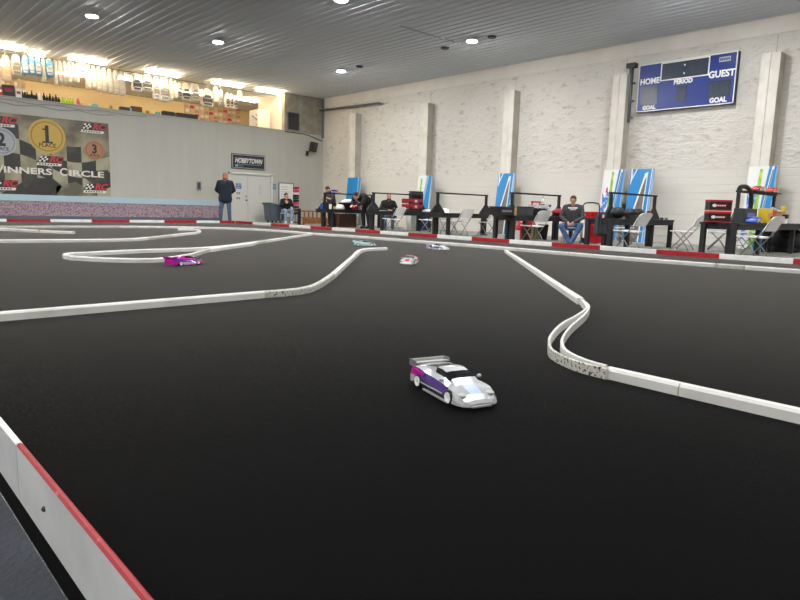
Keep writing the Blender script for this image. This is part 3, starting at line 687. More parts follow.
outer(12, 14, 'white lane strip along the tables opposite the man in the charcoal sweatshirt')
outer(14, 15, 'short scuffed white lane strip along the tables near the right edge', ('strip_scuffed',), 0)
outer(15, 17, 'white lane strip along the tables leaving the picture at the right edge')
# short stub at the far left
a = gp((0, 231), (30, 232.6), (52, 233.6), (74, 234.4))
strip([(1.2, a[0].y+1.4), (2.0, a[0].y+.7)]+[tuple(v) for v in a], .08, .06, 'white lane strip ending in a red scuffed tip at the far left', ('strip_white', 'strip_red'), [(.72, 1.01, 1)], 6)
# hooked strip at the left
a = gp((0, 243.4), (60, 242.8), (110, 242.2), (140, 241), (176, 236.8), (196, 234.6))
strip([(.4, 12.05)]+[tuple(v) for v in a], .07, .055, 'long white lane strip from the left edge to the hook near the beige wall', ('strip_white', 'strip_scuffed'), [(.62, .8, 1)], 6)
hk = [tuple(a[-1]+Vector((.06, .1)))]+[tuple(v) for v in gp((199, 233.6), (199.5, 232.4), (194, 231.2), (178, 230.8))]
strip(hk, .06, .055, 'white hooked end piece of the lane strip near the beige wall', smooth=6)
# hairpin
up = gp((312, 235.6), (256, 244.6), (209, 250.6), (140, 253.6), (90, 256.3), (70, 257.4), (65, 258.6), (70, 260.3))
strip([tuple(v) for v in up], .055, .055, 'far strand of the white hairpin strip left of the magenta car', ('strip_white', 'strip_scuffed'), [(.42, .5, 1)], 7)
lo = gp((71, 260.6), (100, 262.4), (140, 263.4), (165, 262.2), (192, 257.6), (209, 252.6), (254, 246))
strip([tuple(v) for v in lo], .055, .055, 'near strand of the white hairpin strip running behind the magenta car', ('strip_white', 'strip_scuffed'), [(.3, .62, 1)], 7)
# strip across the middle left, kink, and the tip where two cars tangled
a = gp((0, 322), (263, 298.6))
d_ = (a[0]-a[1]).normalized()
strip([tuple(a[0]+d_*2.2), tuple(a[1])], .055, .055, 'long straight white lane strip from the left edge to the blackened kink', smooth=0)
a = [tuple(v) for v in gp((263.5, 298.5), (285, 296.8), (305, 294), (318, 289), (332, 279.5))]
strip(a, .05, .055, 'blackened curved kink of the white lane strip in the middle of the track', ('strip_dirty', 'strip_scuffed'), [(.7, 1.01, 1)], 6)
a = [tuple(v) for v in gp((332.3, 279.2), (354.5, 258.2))]
strip(a, .055, .055, 'straight white lane strip between the blackened kink and the bent tip', smooth=0)
a = [tuple(v) for v in gp((354.8, 258.0), (358.5, 254), (366, 251.6), (386, 250.4))]
strip(a, .075, .05, 'bent white tip of the lane strip with a red scrape, beside the teal car', ('strip_white', 'strip_red'), [(.25, .55, 1)], 6)
# strip on the right: straight, double S bend, straight towards the right edge
a = gp((506, 253.2), (580.5, 305.2))
strip([tuple(v) for v in a], .06, .055, 'straight white lane strip from the table side line to the double bend', smooth=0)
inn = gp((580, 305), (586, 309.5), (588.5, 314), (584, 322), (571, 334), (562.5, 346), (562, 355), (569, 363), (586, 371), (606, 377))
strip([tuple(v) for v in inn], .016, .05, 'thin inner white strip of the double S bend on the right', smooth=7)
out = gp((577, 304.5), (585, 310), (587, 313), (580, 320), (563, 333), (550.5, 346), (549, 357), (556, 366), (578, 377), (607.5, 386))
outp = [tuple(v) for v in gp((581.5, 307), (585, 311.5), (585.5, 315.5), (576, 323), (561, 332), (551, 343.5), (548.8, 352), (553, 361), (575, 372), (607, 381))]
strip(outp, .016, .05, 'thin outer white strip of the double S bend, with black tyre scuffs', ('strip_white', 'strip_dirty'), [(.72, 1.01, 1)], 7)
a = gp((607.5, 379), (680, 396.2), (800, 424))
d_ = (a[2]-a[0]).normalized()
n_ = Vector((-d_.y, d_.x))
strip([tuple(a[0]), tuple(a[1])], .055, .05, 'straight white lane strip joined to the S bend by its blackened end', smooth=0)
strip([tuple(a[1]+d_*.004), tuple(a[2]+d_*1.2)], .055, .05, 'straight white lane strip leaving the picture at the right edge below the S bend', smooth=0)
# ------------------------------------------------------------------ radio controlled cars
def car(label, pos, rz, style, body='car_white', side='car_violet', accent='car_magenta', wing='car_white', hood='decal_blue', roof=None, wheel='white_plastic', sc=1.0, lean=0.0):
    """nose along +y, origin on the floor below the middle of the wheelbase"""
    roof = roof or body
    t = thing('toy_race_car', label, 'toy car', (pos[0], pos[1], .007), rz)
    if sc != 1: t.scale = (sc, sc, sc)
    # stations: y, half width low, half width at shoulder, shoulder height, centre height, half width of the cabin top
    ST = [(-.215, .088, .080, .074, .080, .062), (-.19, .094, .088, .086, .092, .062), (-.13, .097, .092, .088, .098, .060), (-.085, .097, .088, .082, .106, .056), (-.04, .096, .084, .076, .113, .054),
          (0.0, .095, .083, .073, .114, .053), (.035, .095, .084, .071, .109, .053), (.085, .096, .087, .068, .094, .056), (.115, .097, .089, .066, .073, .058), (.15, .097, .089, .062, .064, .058),
          (.185, .093, .080, .050, .053, .05), (.21, .080, .066, .034, .037, .04), (.222, .06, .048, .024, .026, .03)]
    lowz = .014
    prof = []
    for y, a, b_, zs, zc, ct in ST:
        arch = lowz
        for wy in (-.128, .128):
            if abs(y-wy) < .012: arch = .04
        prof.append([(a, arch), (a*1.0, max(arch, zs*.55)), (b_, zs), (ct+(b_-ct)*.18, zs+(zc-zs)*.35), (ct, zc-.002), (ct*.5, zc)])
    vs = []; k = 12
    for (y, *_), pr in zip(ST, prof):
        row = [(x, y, z) for x, z in pr]+[(-x, y, z) for x, z in reversed(pr)]
        vs += row
    fs = []; mi = []
    for i in range(len(ST)-1):
        ym = (ST[i][0]+ST[i+1][0])/2
        for j in range(k-1):
            fs.append((i*k+j, i*k+j+1, (i+1)*k+j+1, (i+1)*k+j))
            jj = min(j, 10-j); m_ = 0
            if jj == 0: m_ = (7 if style == 'gt' else 5) if -.11 < ym < .11 else 0                     # sill
            elif jj == 1: m_ = 1 if -.14 < ym < .11 else (2 if ym < -.14 else 0)      # side colour
            elif style == 'n' and jj >= 2 and ym > .1: m_ = 4
            elif jj == 2: m_ = 0
            elif jj == 3 and -.06 < ym < .06: m_ = 3                            # side windows
            elif jj >= 3 and .04 < ym < .1: m_ = 3                              # windscreen
            elif jj >= 4 and -.06 < ym < .04: m_ = 6
            elif jj >= 5 and .12 < ym < .17: m_ = 4                             # bonnet decal
            elif jj >= 4 and -.12 < ym < -.06: m_ = 3 if style == 'gt' else 0
            mi.append(m_)
    fs.append(tuple(range(k))); mi.append(0); e = (len(ST)-1)*k; fs.append(tuple(range(e+k-1, e-1, -1))); mi.append(0)
    fs = [tuple(reversed(f)) for f in fs]
    q = MB().add(vs, fs, mi)
    q.prism([(-.066, .205, .012), (-.09, .18, .012), (.09, .18, .012), (.066, .205, .012), (.04, .232, .012), (-.04, .232, .012)], (0, 0, .006), 0)   # front lip
    for s_ in (-1, 1):
        q.ball((s_*.064, .180, .051), (.018, .022, .007), 8, 6, 5)                # head lamps
        q.box((s_*.098, .03, .012), (.012, .2, .006), mi=0)                         # side skirt
        q.ball((s_*.091, .06, .086), (.012, .009, .008), 8, 6, 0)                   # mirrors
        if style == 'gt':                                                           # stripe along the flank
            q.box((s_*.0965, -.02, .034), (.004, .2, .006), mi=0); q.box((s_*.0945, -.13, .07), (.004, .1, .012), mi=2)
    o = q.build('body_shell', [body, side, accent, 'glass_dark', hood, 'light_grey', roof, 'black'], t, smooth=False)
    for x in (-1, 1):
        for y in (-.128, .128):
            wq = MB(); T = Matrix.Rotation(PI/2, 4, 'Y')
            wq.lathe([(.012, -.013), (.026, -.013), (.031, -.009), (.031, .009), (.026, .013), (.012, .013)], (0, 0, 0), 18, 0, T)
            o = wq.build('wheel', ['rubber'], t, loc=(x*.086, y, .031))
            MB().lathe([(.004, .0), (.021, .0), (.022, .016*1), (.006, .013)], (0, 0, 0), 12, 0, Matrix.Rotation(x*PI/2, 4, 'Y')).build('rim', wheel, o)
    wq = MB(); wq.box((0, -.2, .094), (.17, .05, .005), R=Euler((.12, 0, 0)).to_matrix())
    wq.box((0, -.223, .1), (.166, .006, .012))
    wo = wq.build('rear_wing', [wing], t)
    for s_ in (-1, 1):
        MB().box((s_*.085, -.2, .094), (.004, .06, .028)).build('end_plate', accent if style != 'gt' else 'mid_grey', wo)
        MB().box((s_*.05, -.196, .085), (.004, .02, .022)).build('wing_strut', 'dark_grey', wo)
    MB().box((0, 0, .012), (.15, .36, .006)).build('chassis', 'black', t)
    return t
def heading(a, b): d = Vector(b)-Vector(a); return math.atan2(-d.x, d.y)
r_, f_ = G(417.5, 389.5), G(448, 407)
rz = heading(r_, f_); ctr = (r_+f_)/2
ctr = ctr + Matrix.Rotation(rz, 3, 'Z') @ Vector((-.092, 0, 0))
car('white toy touring car with violet side and rear wing in the middle of the track', ctr, rz, 'gt', 'car_white', 'car_violet', 'car_magenta', 'light_grey', 'decal_blue', sc=.96)
r_, f_ = G(173, 267.5), G(193, 265)
car('bright magenta toy car driving along the hairpin strip at the left', (r_+f_)/2+Vector((.05, .08, 0)), heading(r_, f_)-.25, 'f', 'car_magenta', 'car_purple', 'car_purple', 'car_magenta', 'car_purple', 'car_white')
p = G(411, 265); car('white toy car with red wing and red trim in the middle distance', p+Vector((.02, .06, 0)), heading((0, 0, 0), (-.75, -.62, 0))-.05, 'f', 'car_white', 'car_white', 'car_red', 'car_red', 'car_red')
p = G(438.5, 250.5); car('white toy car with dark violet trim close to the table side line', p+Vector((.05, .06, 0)), heading((0, 0, 0), (.05, -1, 0)), 'f', 'car_white', 'car_violet', 'car_white', 'car_white', 'decal_blue', sc=1.0)
p = G(365.5, 247.2); car('teal toy car with a red nose stuck behind the bent white strip tip', p+Vector((.1, .15, 0)), heading((0, 0, 0), (.72, -.5, 0)), 'n', 'car_teal', 'pale_teal', 'pale_teal', 'pale_teal', 'car_red')
# ------------------------------------------------------------------ pit tables
def pit_table(label, y, x0, x1, px0, px1, extra=None, yn=-.5, yf=.16, zt=.66, bar=1.24):
    t = thing('pit_table', label, 'table', (0, y, 0), group='black wooden pit tables')
    MB().box(((x0+x1)/2, (yn+yf)/2, zt-.02), (x1-x0, yf-yn+.06, .04)).build('tabletop', 'black_wood', t, bevel=.005)
    q = MB()
    q.box(((x0+x1)/2, yn+.02, zt-.085), (x1-x0-.04, .038, .09)); q.box(((x0+x1)/2, yf-.02, zt-.085), (x1-x0-.04, .038, .09))
    q.box((x0+.04, (yn+yf)/2, zt-.085), (.038, yf-yn-.08, .09)); q.box((x1-.04, (yn+yf)/2, zt-.085), (.038, yf-yn-.08, .09))
    q.build('apron', 'black_wood', t)
    legs = [(px0, yn+.06), (px1, yn+.06), (px0, yf-.06), (px1, yf-.06)]
    if extra is not None: legs += [(extra, yf-.06), (extra, yn+.06)]
    for lx, ly in legs: MB().box((lx, ly, (zt-.04)/2), (.09, .09, zt-.04)).build('leg', 'black_wood', t, bevel=.004)
    for px in (px0, px1):
        MB().box((px, 0, bar/2-.02), (.09, .05, bar-.04)).build('upright', 'black_wood', t, bevel=.004)
        q = MB()
        for s_ in (-1, 1):
            q.prism([(px+s_*.045, -.026, zt), (px+s_*.28, -.026, zt), (px+s_*.28, -.026, zt+.03), (px+s_*.045, -.026, zt+.27)], (0, .052, 0))
        q.build('gusset', 'black_wood', t)
    MB().box(((px0+px1)/2, 0, bar-.02), (px1-px0+.09, .09, .04)).build('top_bar', 'black_wood', t, bevel=.004)
    return t
def at_y(px, y): return xat(px, y)
TY_ = {1: 18.5, 2: 15.5, 3: 12.55, 4: 9.9, 5: 7.1, 6: 4.75}
pit_table('black wooden pit table with an upright frame, nearest the far corner', TY_[1], xat(315, 18.7), xat(374, 18.5)+.1, xat(324.6, 18.5), xat(371.5, 18.5))
pit_table('black wooden pit table with the red tool box and the tall black case', TY_[2], xat(371, 15.6)-.1, xat(429, 15.0), xat(373.2, 15.5), xat(420.5, 15.5))
pit_table('bare black wooden pit table with an empty upright frame', TY_[3], xat(426, 12.7)-.05, xat(492, 12.05), xat(437.2, 12.55), xat(485.5, 12.55))
pit_table('black wooden pit table with dark cases and a red bag under its right post', TY_[4], xat(492.5, 10.08), xat(568, 9.4), xat(511.3, 9.9), xat(558, 9.9), extra=xat(496, 10.0))
pit_table('black wooden pit table beside the seated man in the charcoal sweatshirt', TY_[5], xat(584.5, 7.28), xat(675, 6.57), xat(609.8, 7.1), xat(653.5, 7.1), extra=xat(588.5, 7.2))
pit_table('black wooden pit table with red and black car boxes at the right edge', TY_[6], xat(700.5, 4.93), xat(812, 4.3), xat(736.5, 4.75), xat(771.5, 4.75)+.05, extra=xat(705, 4.85), bar=1.30)
# ------------------------------------------------------------------ folding chairs
def make_chair(label, loc, rz):
    t = thing('folding_chair', label, 'chair', loc, rz, 'white plastic folding chairs')
    q = MB(); n = 8                                        # seat: dished panel
    for i in range(n):
        a, b_ = -.22+.44*i/n, -.22+.44*(i+1)/n
        za, zb = .43-.014*(1-(a/.22)**2), .43-.014*(1-(b_/.22)**2)
        q.prism([(a, -.18, za), (b_, -.18, zb), (b_, .2, zb+.012), (a, .2, za+.012)], (0, 0, -.022))
    q.build('seat', 'white_plastic', t)
    q = MB(); m_ = 8                                       # curved backrest with rounded top
    for i in range(m_):
        a, b_ = -.225+.45*i/m_, -.225+.45*(i+1)/m_
        f = lambda x: -.275-.05*(1-(x/.225)**2); g = lambda x: .80-.05*abs(x/.225)**4
        q.prism([(a, f(a)+.03, .53), (b_, f(b_)+.03, .53), (b_, f(b_)-.10, g(b_)), (a, f(a)-.10, g(a))], (0, -.02, .0))
    q.build('backrest', 'white_plastic', t)
    for s_ in (-1, 1):
        MB().tube([(s_*.215, -.375, .74), (s_*.215, -.29, .56), (s_*.215, -.17, .42), (s_*.215, .17, .012)], .012, 8).build('front_leg', 'chair_metal', t, smooth=True)
        MB().tube([(s_*.195, .12, .41), (s_*.195, -.08, .22), (s_*.195, -.22, .012)], .012, 8).build('rear_leg', 'chair_metal', t, smooth=True)
    MB().tube([(-.215, .13, .06), (.215, .13, .06)], .009, 6).build('stretcher', 'chair_metal', t)
    MB().tube([(-.195, -.165, .1), (.195, -.165, .1)], .009, 6).build('stretcher', 'chair_metal', t)
    return t
ch0 = make_chair('white folding chair pushed up to the bare pit table, under its middle', (xat(459, 12.05), 12.05, 0), -.12)
CG = 'white plastic folding chairs'
def chair(px, y, rz, label): return dup(ch0, (xat(px, y), y, 0), rz, label, CG)
chair(487, 12.05, -.05, 'white folding chair under the right end of the bare pit table')
chair(392, 14.7, .1, 'white folding chair with a dark cushion beside the seated man in black')
chair(533, 9.12, -.15, 'white folding chair in front of the dark cases, left of the red bag')
chair(629, 6.35, -.1, 'white folding chair in front of the table with the black bags')
chair(684, 6.0, .1, 'white folding chair standing free by the masonry wall, left of the red and black boxes')
chair(756, 4.0, -.15, 'white folding chair pushed up to the table at the right edge')
chair(719, 5.6, .4, 'white folding chair half hidden behind the legs of the table at the right edge')
chair(748, 5.35, 2.9, 'white folding chair behind the right edge table between its posts')
chair(428, 14.0, .2, 'white folding chair between the red tool box table and the bare table')
chair(351, 19.6, 2.9, 'white folding chair in front of the plain blue panel')
chair(450, 13.1, 2.9, 'white folding chair behind the left posts of the bare pit table')
chair(623, 8.0, 2.9, 'white folding chair behind the left posts of the table with the black bags')
cs = Vector((xat(392, 14.7), 14.72, 0)); cq = MB().ball((0, 0, 0), (.19, .17, .05), 14, 8)
tag(cq.build('seat_cushion', 'hoodie_navy', loc=(cs.x, cs.y, .485), smooth=True), 'dark navy cushion on the chair beside the seated man in black', 'cushion')
# ------------------------------------------------------------------ printed vinyl panels leaning on the masonry wall
def panel(label, y0, y1, h, art, lean=.10):
    """board 0.05 thick, foot away from the wall, top against it; art(x, z) outlines in 0..1 square"""
    w_ = y0-y1; t = thing('vinyl_panel', label, 'panel', (XW-.44-lean*h, (y0+y1)/2, 0), 0, 'printed panels leaning on the masonry wall')
    a = math.atan(lean); R = Matrix.Rotation(a, 4, 'Y')
    MB().box((.03, 0, h/2), (.05, w_, h), R=None).build('core', 'light_grey', t).matrix_local = R
    q = MB(); T = R @ frame_on((0.002, w_/2, 0), (0, -1, 0), (0, 0, 1), (-1, 0, 0))
    mats = ['vinyl_blue', 'vinyl_white', 'vinyl_grey', 'vinyl_pale', 'vinyl_green', 'vinyl_royal', 'magenta']
    for k, (mi, pts) in enumerate(art): q.prism([(x*w_, z*h, 0) for x, z in pts], (0, 0, .002+.0015*k), mi, T)
    q.build('vinyl', mats, t); return t
FULL = [(0, 0), (1, 0), (1, 1), (0, 1)]
blue_plain = [(0, FULL), (3, [(.86, 0), (.94, 0), (.9, 1), (.8, 1)])]
wedge = [(0, FULL), (1, [(.0, 0), (.70, 0), (.76, .96), (.64, .94)]), (2, [(.06, 0), (.64, 0), (.72, .90), (.66, .86)]), (1, [(.84, 0), (.87, 0), (.93, 1), (.9, 1)]), (3, [(.90, 0), (1, 0), (1, 1), (.96, 1)]), (1, [(.03, 1), (.3, 1), (.12, .86), (.06, .78)]), (0, [(.1, 1), (.26, 1), (.13, .9)])]
floral = [(1, FULL), (5, [(.04, .1), (.2, .2), (.26, .42), (.42, .62), (.3, .7), (.18, .6), (.05, .68), (.1, .5), (.0, .4)]), (4, [(.34, 0), (.52, 0), (.5, .97), (.4, .97), (.36, .5)]), (6, [(.2, .68), (.32, .66), (.28, .76), (.22, .74)]), (0, [(.5, 0), (1, 0), (1, 1), (.72, 1), (.6, .6)]), (1, [(.52, .1), (.58, .1), (.9, 1), (.82, 1)]), (2, [(.6, .3), (.64, .3), (.88, .96), (.84, .96)]), (3, [(.93, 0), (1, 0), (1, 1), (.97, 1)])]
Y = lambda px: WX(px, 205, XW-.56).y
panel('plain blue vinyl panel leaning by the pilaster nearest the far corner', Y(345.5), Y(358), 2.02, blue_plain)
panel('white, green and blue printed panel behind the tall black case', Y(415.5), Y(429), 2.02, [(1, FULL), (4, [(.14, 0), (.3, 0), (.32, .95), (.2, .95)]), (6, [(.02, .62), (.1, .62), (.08, .74)]), (5, [(0, .3), (.12, .34), (.16, .56), (.04, .62)]), (0, [(.4, 0), (1, 0), (1, 1), (.78, 1), (.5, .4)]), (3, [(.34, .2), (.44, .2), (.8, 1), (.62, 1)]), (1, [(.93, 0), (1, 0), (1, 1), (.97, 1)])])
panel('blue panel with a grey wedge, left of the table with the dark cases', Y(495), Y(511.5), 2.03, wedge)
panel('white panel with green stripe and blue splash behind the seated man with glasses', Y(599.5), Y(620.5), 2.05, floral)
panel('blue panel with a large grey wedge behind the table with the black bags', Y(626), Y(649.5), 2.05, wedge)
panel('white panel with green stripe and blue edge behind the table at the right edge', Y(743.5), Y(772), 2.03, floral)
# ------------------------------------------------------------------ people
def round_cone(mb, a, b_, ra, rb, n=12):
    a, b_ = Vector(a), Vector(b_); d = b_-a; L = d.length
    if L < 1e-5: mb.ball(a, ra, n, 8); return
    d.normalize(); x = d.cross(Vector((0, 0, 1)) if abs(d.z) < .9 else Vector((1, 0, 0))).normalized()
    pts = []; rs = []
    for i in range(5): t = -PI/2+PI/2*i/4; pts.append(a+d*(ra*math.sin(t))); rs.append(max(ra*math.cos(t), .0008))
    for i in range(5): t = PI/2*i/4; pts.append(b_+d*(rb*math.sin(t))); rs.append(max(rb*math.cos(t), .0008))
    y = x.cross(d); vs = []
    for p, r in zip(pts, rs): vs += [p+x*(r*math.cos(2*PI*j/n))+y*(r*math.sin(2*PI*j/n)) for j in range(n)]
    k = len(pts); fs = [(i*n+(j+1) % n, i*n+j, (i+1)*n+j, (i+1)*n+(j+1) % n) for i in range(k-1) for j in range(n)]
    fs += [tuple(range(n)), tuple(range(k*n-1, (k-1)*n-1, -1))]
    mb.add(vs, [tuple(reversed(f)) for f in fs])
def grow(name, mb, vox, material, parent, smooth=6):
    """weld overlapping round limbs into one continuous skin"""
    o = mb.build(name, material)
    r = o.modifiers.new('r', 'REMESH'); r.mode = 'VOXEL'; r.voxel_size = vox; r.use_smooth_shade = True
    s = o.modifiers.new('s', 'SMOOTH'); s.factor = .5; s.iterations = smooth
    dg = bpy.context.evaluated_depsgraph_get(); me = bpy.data.meshes.new_from_object(o.evaluated_get(dg)); me.name = name
    bpy.data.objects.remove(o)
    if not me.materials: me.materials.append(M[material])
    me.polygons.foreach_set('use_smooth', [True]*len(me.polygons))
    ob = bpy.data.objects.new(name, me); COL.objects.link(ob); ob.parent = parent; return ob
def lerp(a, b_, t): return Vector(a).lerp(Vector(b_), t)
def hand(mb, wrist, d, palm_n, curl, side, s=1.0):
    """palm and five fingers; d = pointing direction, palm_n = way the palm faces, side +1 puts the thumb on +axis"""
    w, d, n = Vector(wrist), Vector(d).normalized(), Vector(palm_n); n = (n-d*n.dot(d)).normalized(); x = d.cross(n)*side
    for k in (-.028, -.009, .01, .028): round_cone(mb, w+d*.012*s+x*k*s*.7, w+d*.088*s+x*k*s, .017*s, .014*s, 8)
    for k, L in ((-.031, .062), (-.0105, .074), (.0105, .080), (.031, .070)):
        p = w+d*.09*s+x*k*s; a = p+(d*math.cos(curl*.5)+n*math.sin(curl*.5))*L*.5*s
        b_ = a+(d*math.cos(curl*1.3)+n*math.sin(curl*1.3))*L*.32*s; c = b_+(d*math.cos(curl*1.9)+n*math.sin(curl*1.9))*L*.28*s
        round_cone(mb, p, a, .0105*s, .0095*s, 8); round_cone(mb, a, b_, .0095*s, .0088*s, 8); round_cone(mb, b_, c, .0088*s, .0075*s, 8)
    p = w+d*.03*s+x*.03*s; a = p+(d*.6+x*.7+n*.35).normalized()*.042*s; b_ = a+(d*.9+x*.15+n*.4).normalized()*.034*s
    round_cone(mb, p, a, .014*s, .0115*s, 8); round_cone(mb, a, b_, .0115*s, .009*s, 8)
def person(label, loc, rz, J, top, legs, hairc, skin, shoe, scale=1.0, hair='short', beard=None, glasses=False, bulk=1.0, hood=True, print_=None, sleeves=True):
    """J: joints of the pose. +y is the way the body faces"""
    t = thing('person', label, 'person', (*loc[:2], 0), rz); t.scale = (scale,)*3
    V = {k: Vector(v) for k, v in J.items() if k != 'curl'}
    pel, chest, neck, head = V['pelvis'], V['chest'], V['neck'], V['head']
    fwd = V.get('look', Vector((0, 1, -.05))).normalized(); upv = (head-neck).normalized(); upv = (upv-fwd*upv.dot(fwd)).normalized(); rt = fwd.cross(upv)
    H = lambda x, y, z: head+rt*x+fwd*y+upv*z
    b = MB()
    # head: cranium, face, jaw, nose, ears
    Rh = Matrix((rt, fwd, upv)).transposed()
    b.ball(H(0, -.008, .035), (.076, .094, .088), 16, 12, R=Rh); b.ball(H(0, .018, -.03), (.062, .072, .085), 14, 10, R=Rh)
    round_cone(b, H(-.022, .05, -.085), H(.022, .05, -.085), .03, .03); round_cone(b, H(0, .086, .012), H(0, .102, -.022), .010, .015, 8)
    round_cone(b, H(-.03, .07, .03), H(.03, .07, .03), .016, .016, 8)
    for s_ in (-1, 1): b.ball(H(s_*.079, -.004, -.005), (.013, .022, .034), 8, 6, R=Rh)
    round_cone(b, neck-upv*.03, H(0, -.012, -.06), .058, .052)
    # trunk
    sh = [V['shoulder_l'], V['shoulder_r']]; hp = [V['hip_l'], V['hip_r']]
    tb = .115*bulk
    for s_ in range(2):
        round_cone(b, lerp(pel, hp[s_], .7), lerp(chest, sh[s_], .45), tb*.95, tb*.9)
    round_cone(b, pel, chest, tb, tb)
    round_cone(b, chest, neck, .10, .06)
    for S_ in ('l', 'r'):
        s_, e, w_ = V['shoulder_'+S_], V['elbow_'+S_], V['wrist_'+S_]
        round_cone(b, lerp(neck, s_, .35), s_, .06, .06); round_cone(b, s_, e, .056*bulk**.5, .043); round_cone(b, e, w_, .043, .030)
        d = V.get('hand_'+S_, w_-e); hand(b, w_, d, V.get('palm_'+S_, Vector((0, 0, -1))), J.get('curl', .6), 1 if S_ == 'l' else -1)
        h_, k_, a_ = V['hip_'+S_], V['knee_'+S_], V['ankle_'+S_]
        round_cone(b, h_, k_, .085*bulk**.5, .058); round_cone(b, k_, lerp(k_, a_, .35), .056, .058); round_cone(b, lerp(k_, a_, .35), a_, .058, .040)
        td = V.get('toe_'+S_, Vector((0, 1, 0))).normalized()
        round_cone(b, a_+Vector((0, 0, -.03))-td*.02, a_+td*.13+Vector((0, 0, -.05)), .036, .026)
    grow('body', b, .0085, skin, t, 4)
    # sweatshirt or shirt
    c = MB(); o_ = .017
    if 'hem' in V:
        for s_ in range(2): round_cone(c, lerp(pel, hp[s_], .8)+V['hem'], lerp(pel, hp[s_], .75), tb+.026, tb+.03)
    for s_ in range(2): round_cone(c, lerp(pel, hp[s_], .75)+Vector((0, 0, .02)), lerp(chest, sh[s_], .5), tb*.95+o_, tb*.92+o_)
    round_cone(c, pel+Vector((0, 0, .02)), chest, tb+o_+.006, tb+o_); round_cone(c, chest, lerp(chest, neck, .62), .118, .084)
    for S_ in ('l', 'r'):
        s_, e, w_ = V['shoulder_'+S_], V['elbow_'+S_], V['wrist_'+S_]
        round_cone(c, lerp(neck, s_, .35)-upv*.01, s_, .072, .076); round_cone(c, s_, e, .075*bulk**.5, .060)
        if sleeves: round_cone(c, e, lerp(e, w_, .93), .060, .044)
    if hood: round_cone(c, neck+Vector((-.05, -.05, -.02)), neck+Vector((.05, -.05, -.02)), .055, .055)
    co = grow('sweatshirt' if hood else 'shirt', c, .011, top, t, 5)
    if print_:
        # lettering across the chest, laid on the cloth
        cf = V['chest_front'] if 'chest_front' in V else Vector((0, 1, 0))
        rgt = cf.cross(Vector((0, 0, 1))).normalized(); upc = rgt.cross(cf)
        from mathutils.bvhtree import BVHTree
        bv = BVHTree.FromPolygons([v.co for v in co.data.vertices], [p.vertices for p in co.data.polygons])
        q = MB()
        for i, (wd, hh_, zz) in enumerate(print_):
            n_ = 9
            for k in range(n_):
                if k % 3 == 2 and i == 1: continue
                P4 = []
                for u, v in ((k/n_, 0), ((k+.82)/n_, 0), ((k+.82)/n_, 1), (k/n_, 1)):
                    org = chest+rgt*((u-.5)*wd)+upc*(zz+v*hh_)+cf*.5
                    h_ = bv.ray_cast(org, -cf)
                    P4.append((h_[0] if h_[0] is not None else chest+cf*.15)+cf*.002)
                q.prism(P4, cf*.003)
        q.build('chest_print', 'paper', co)
    # trousers
    c = MB()
    round_cone(c, hp[0], hp[1], tb+.006, tb+.006); round_cone(c, pel, pel+Vector((0, 0, .04)), tb+.01, tb+.008)
    for S_ in ('l', 'r'):
        h_, k_, a_ = V['hip_'+S_], V['knee_'+S_], V['ankle_'+S_]
        round_cone(c, h_, k_, .10*bulk**.5, .075); round_cone(c, k_, lerp(k_, a_, .95), .075, .062)
    grow('trousers', c, .011, legs, t, 5)
    for S_ in ('l', 'r'):
        a_ = V['ankle_'+S_]; td = V.get('toe_'+S_, Vector((0, 1, 0))).normalized(); c = MB()
        round_cone(c, a_+Vector((0, 0, -.045))-td*.03, a_+td*.15+Vector((0, 0, -.052)), .047, .040)
        round_cone(c, a_+Vector((0, 0, -.0)), a_+td*.05+Vector((0, 0, -.04)), .046, .042)
        c.prism([a_+td*f_+Vector((-td.y, td.x, 0))*g_+Vector((0, 0, -.09)) for f_, g_ in ((-.08, -.035), (.0, -.045), (.12, -.045), (.19, -.02), (.19, .02), (.12, .045), (0, .045), (-.08, .035))], (0, 0, .03))
        grow('shoe', c, .009, shoe, t, 3)
    # hair, eyes, mouth
    c = MB()
    if hair == 'short':
        c.ball(H(0, -.018, .048), (.083, .098, .088), 14, 10, R=Rh); c.ball(H(0, -.05, .0), (.078, .066, .07), 12, 8, R=Rh)
    else: c.ball(H(0, -.018, .044), (.081, .095, .087), 14, 10, R=Rh); c.ball(H(0, -.048, .0), (.077, .064, .06), 12, 8, R=Rh)
    grow('hair', c, .009, hairc, t, 3)
    if beard:
        c = MB(); round_cone(c, H(-.045, .03, -.075), H(.045, .03, -.075), .04, .04); round_cone(c, H(-.02, .055, -.1), H(.02, .055, -.1), .034, .034); c.ball(H(0, .072, -.05), (.035, .018, .016), 10, 6, R=Rh)
        grow('beard', c, .008, beard, t, 2)
    for s_ in (-1, 1):
        e_ = MB().ball(H(s_*.031, .077, .008), (.013, .009, .0075), 8, 6, R=Rh, mi=0); e_.ball(H(s_*.031, .085, .008), (.0055, .004, .0055), 6, 4, R=Rh, mi=1); e_.build('eye', ['paper', 'eye'], t, smooth=True)
        MB().bar(H(s_*.014, .088, .028), H(s_*.05, .074, .03), .012, .007).build('eyebrow', hairc, t)
    MB().ball(H(0, .083, -.052), (.026, .009, .006), 10, 6, R=Rh).build('mouth', 'lip', t, smooth=True)
    if glasses:
        q = MB()
        for s_ in (-1, 1):
            q.tube([H(s_*.033+.026*math.cos(2*PI*i/12), .098, .006+.019*math.sin(2*PI*i/12)) for i in range(13)], .0018, 5)
            q.bar(H(s_*.059, .096, .01), H(s_*.084, .0, .008), .004)
        q.bar(H(-.007, .099, .01), H(.007, .099, .01), .004); q.build('glasses', 'black', t)
    return t
def face_to(p, q): d = Vector(q)-Vector(p); return math.atan2(-d.x, d.y)
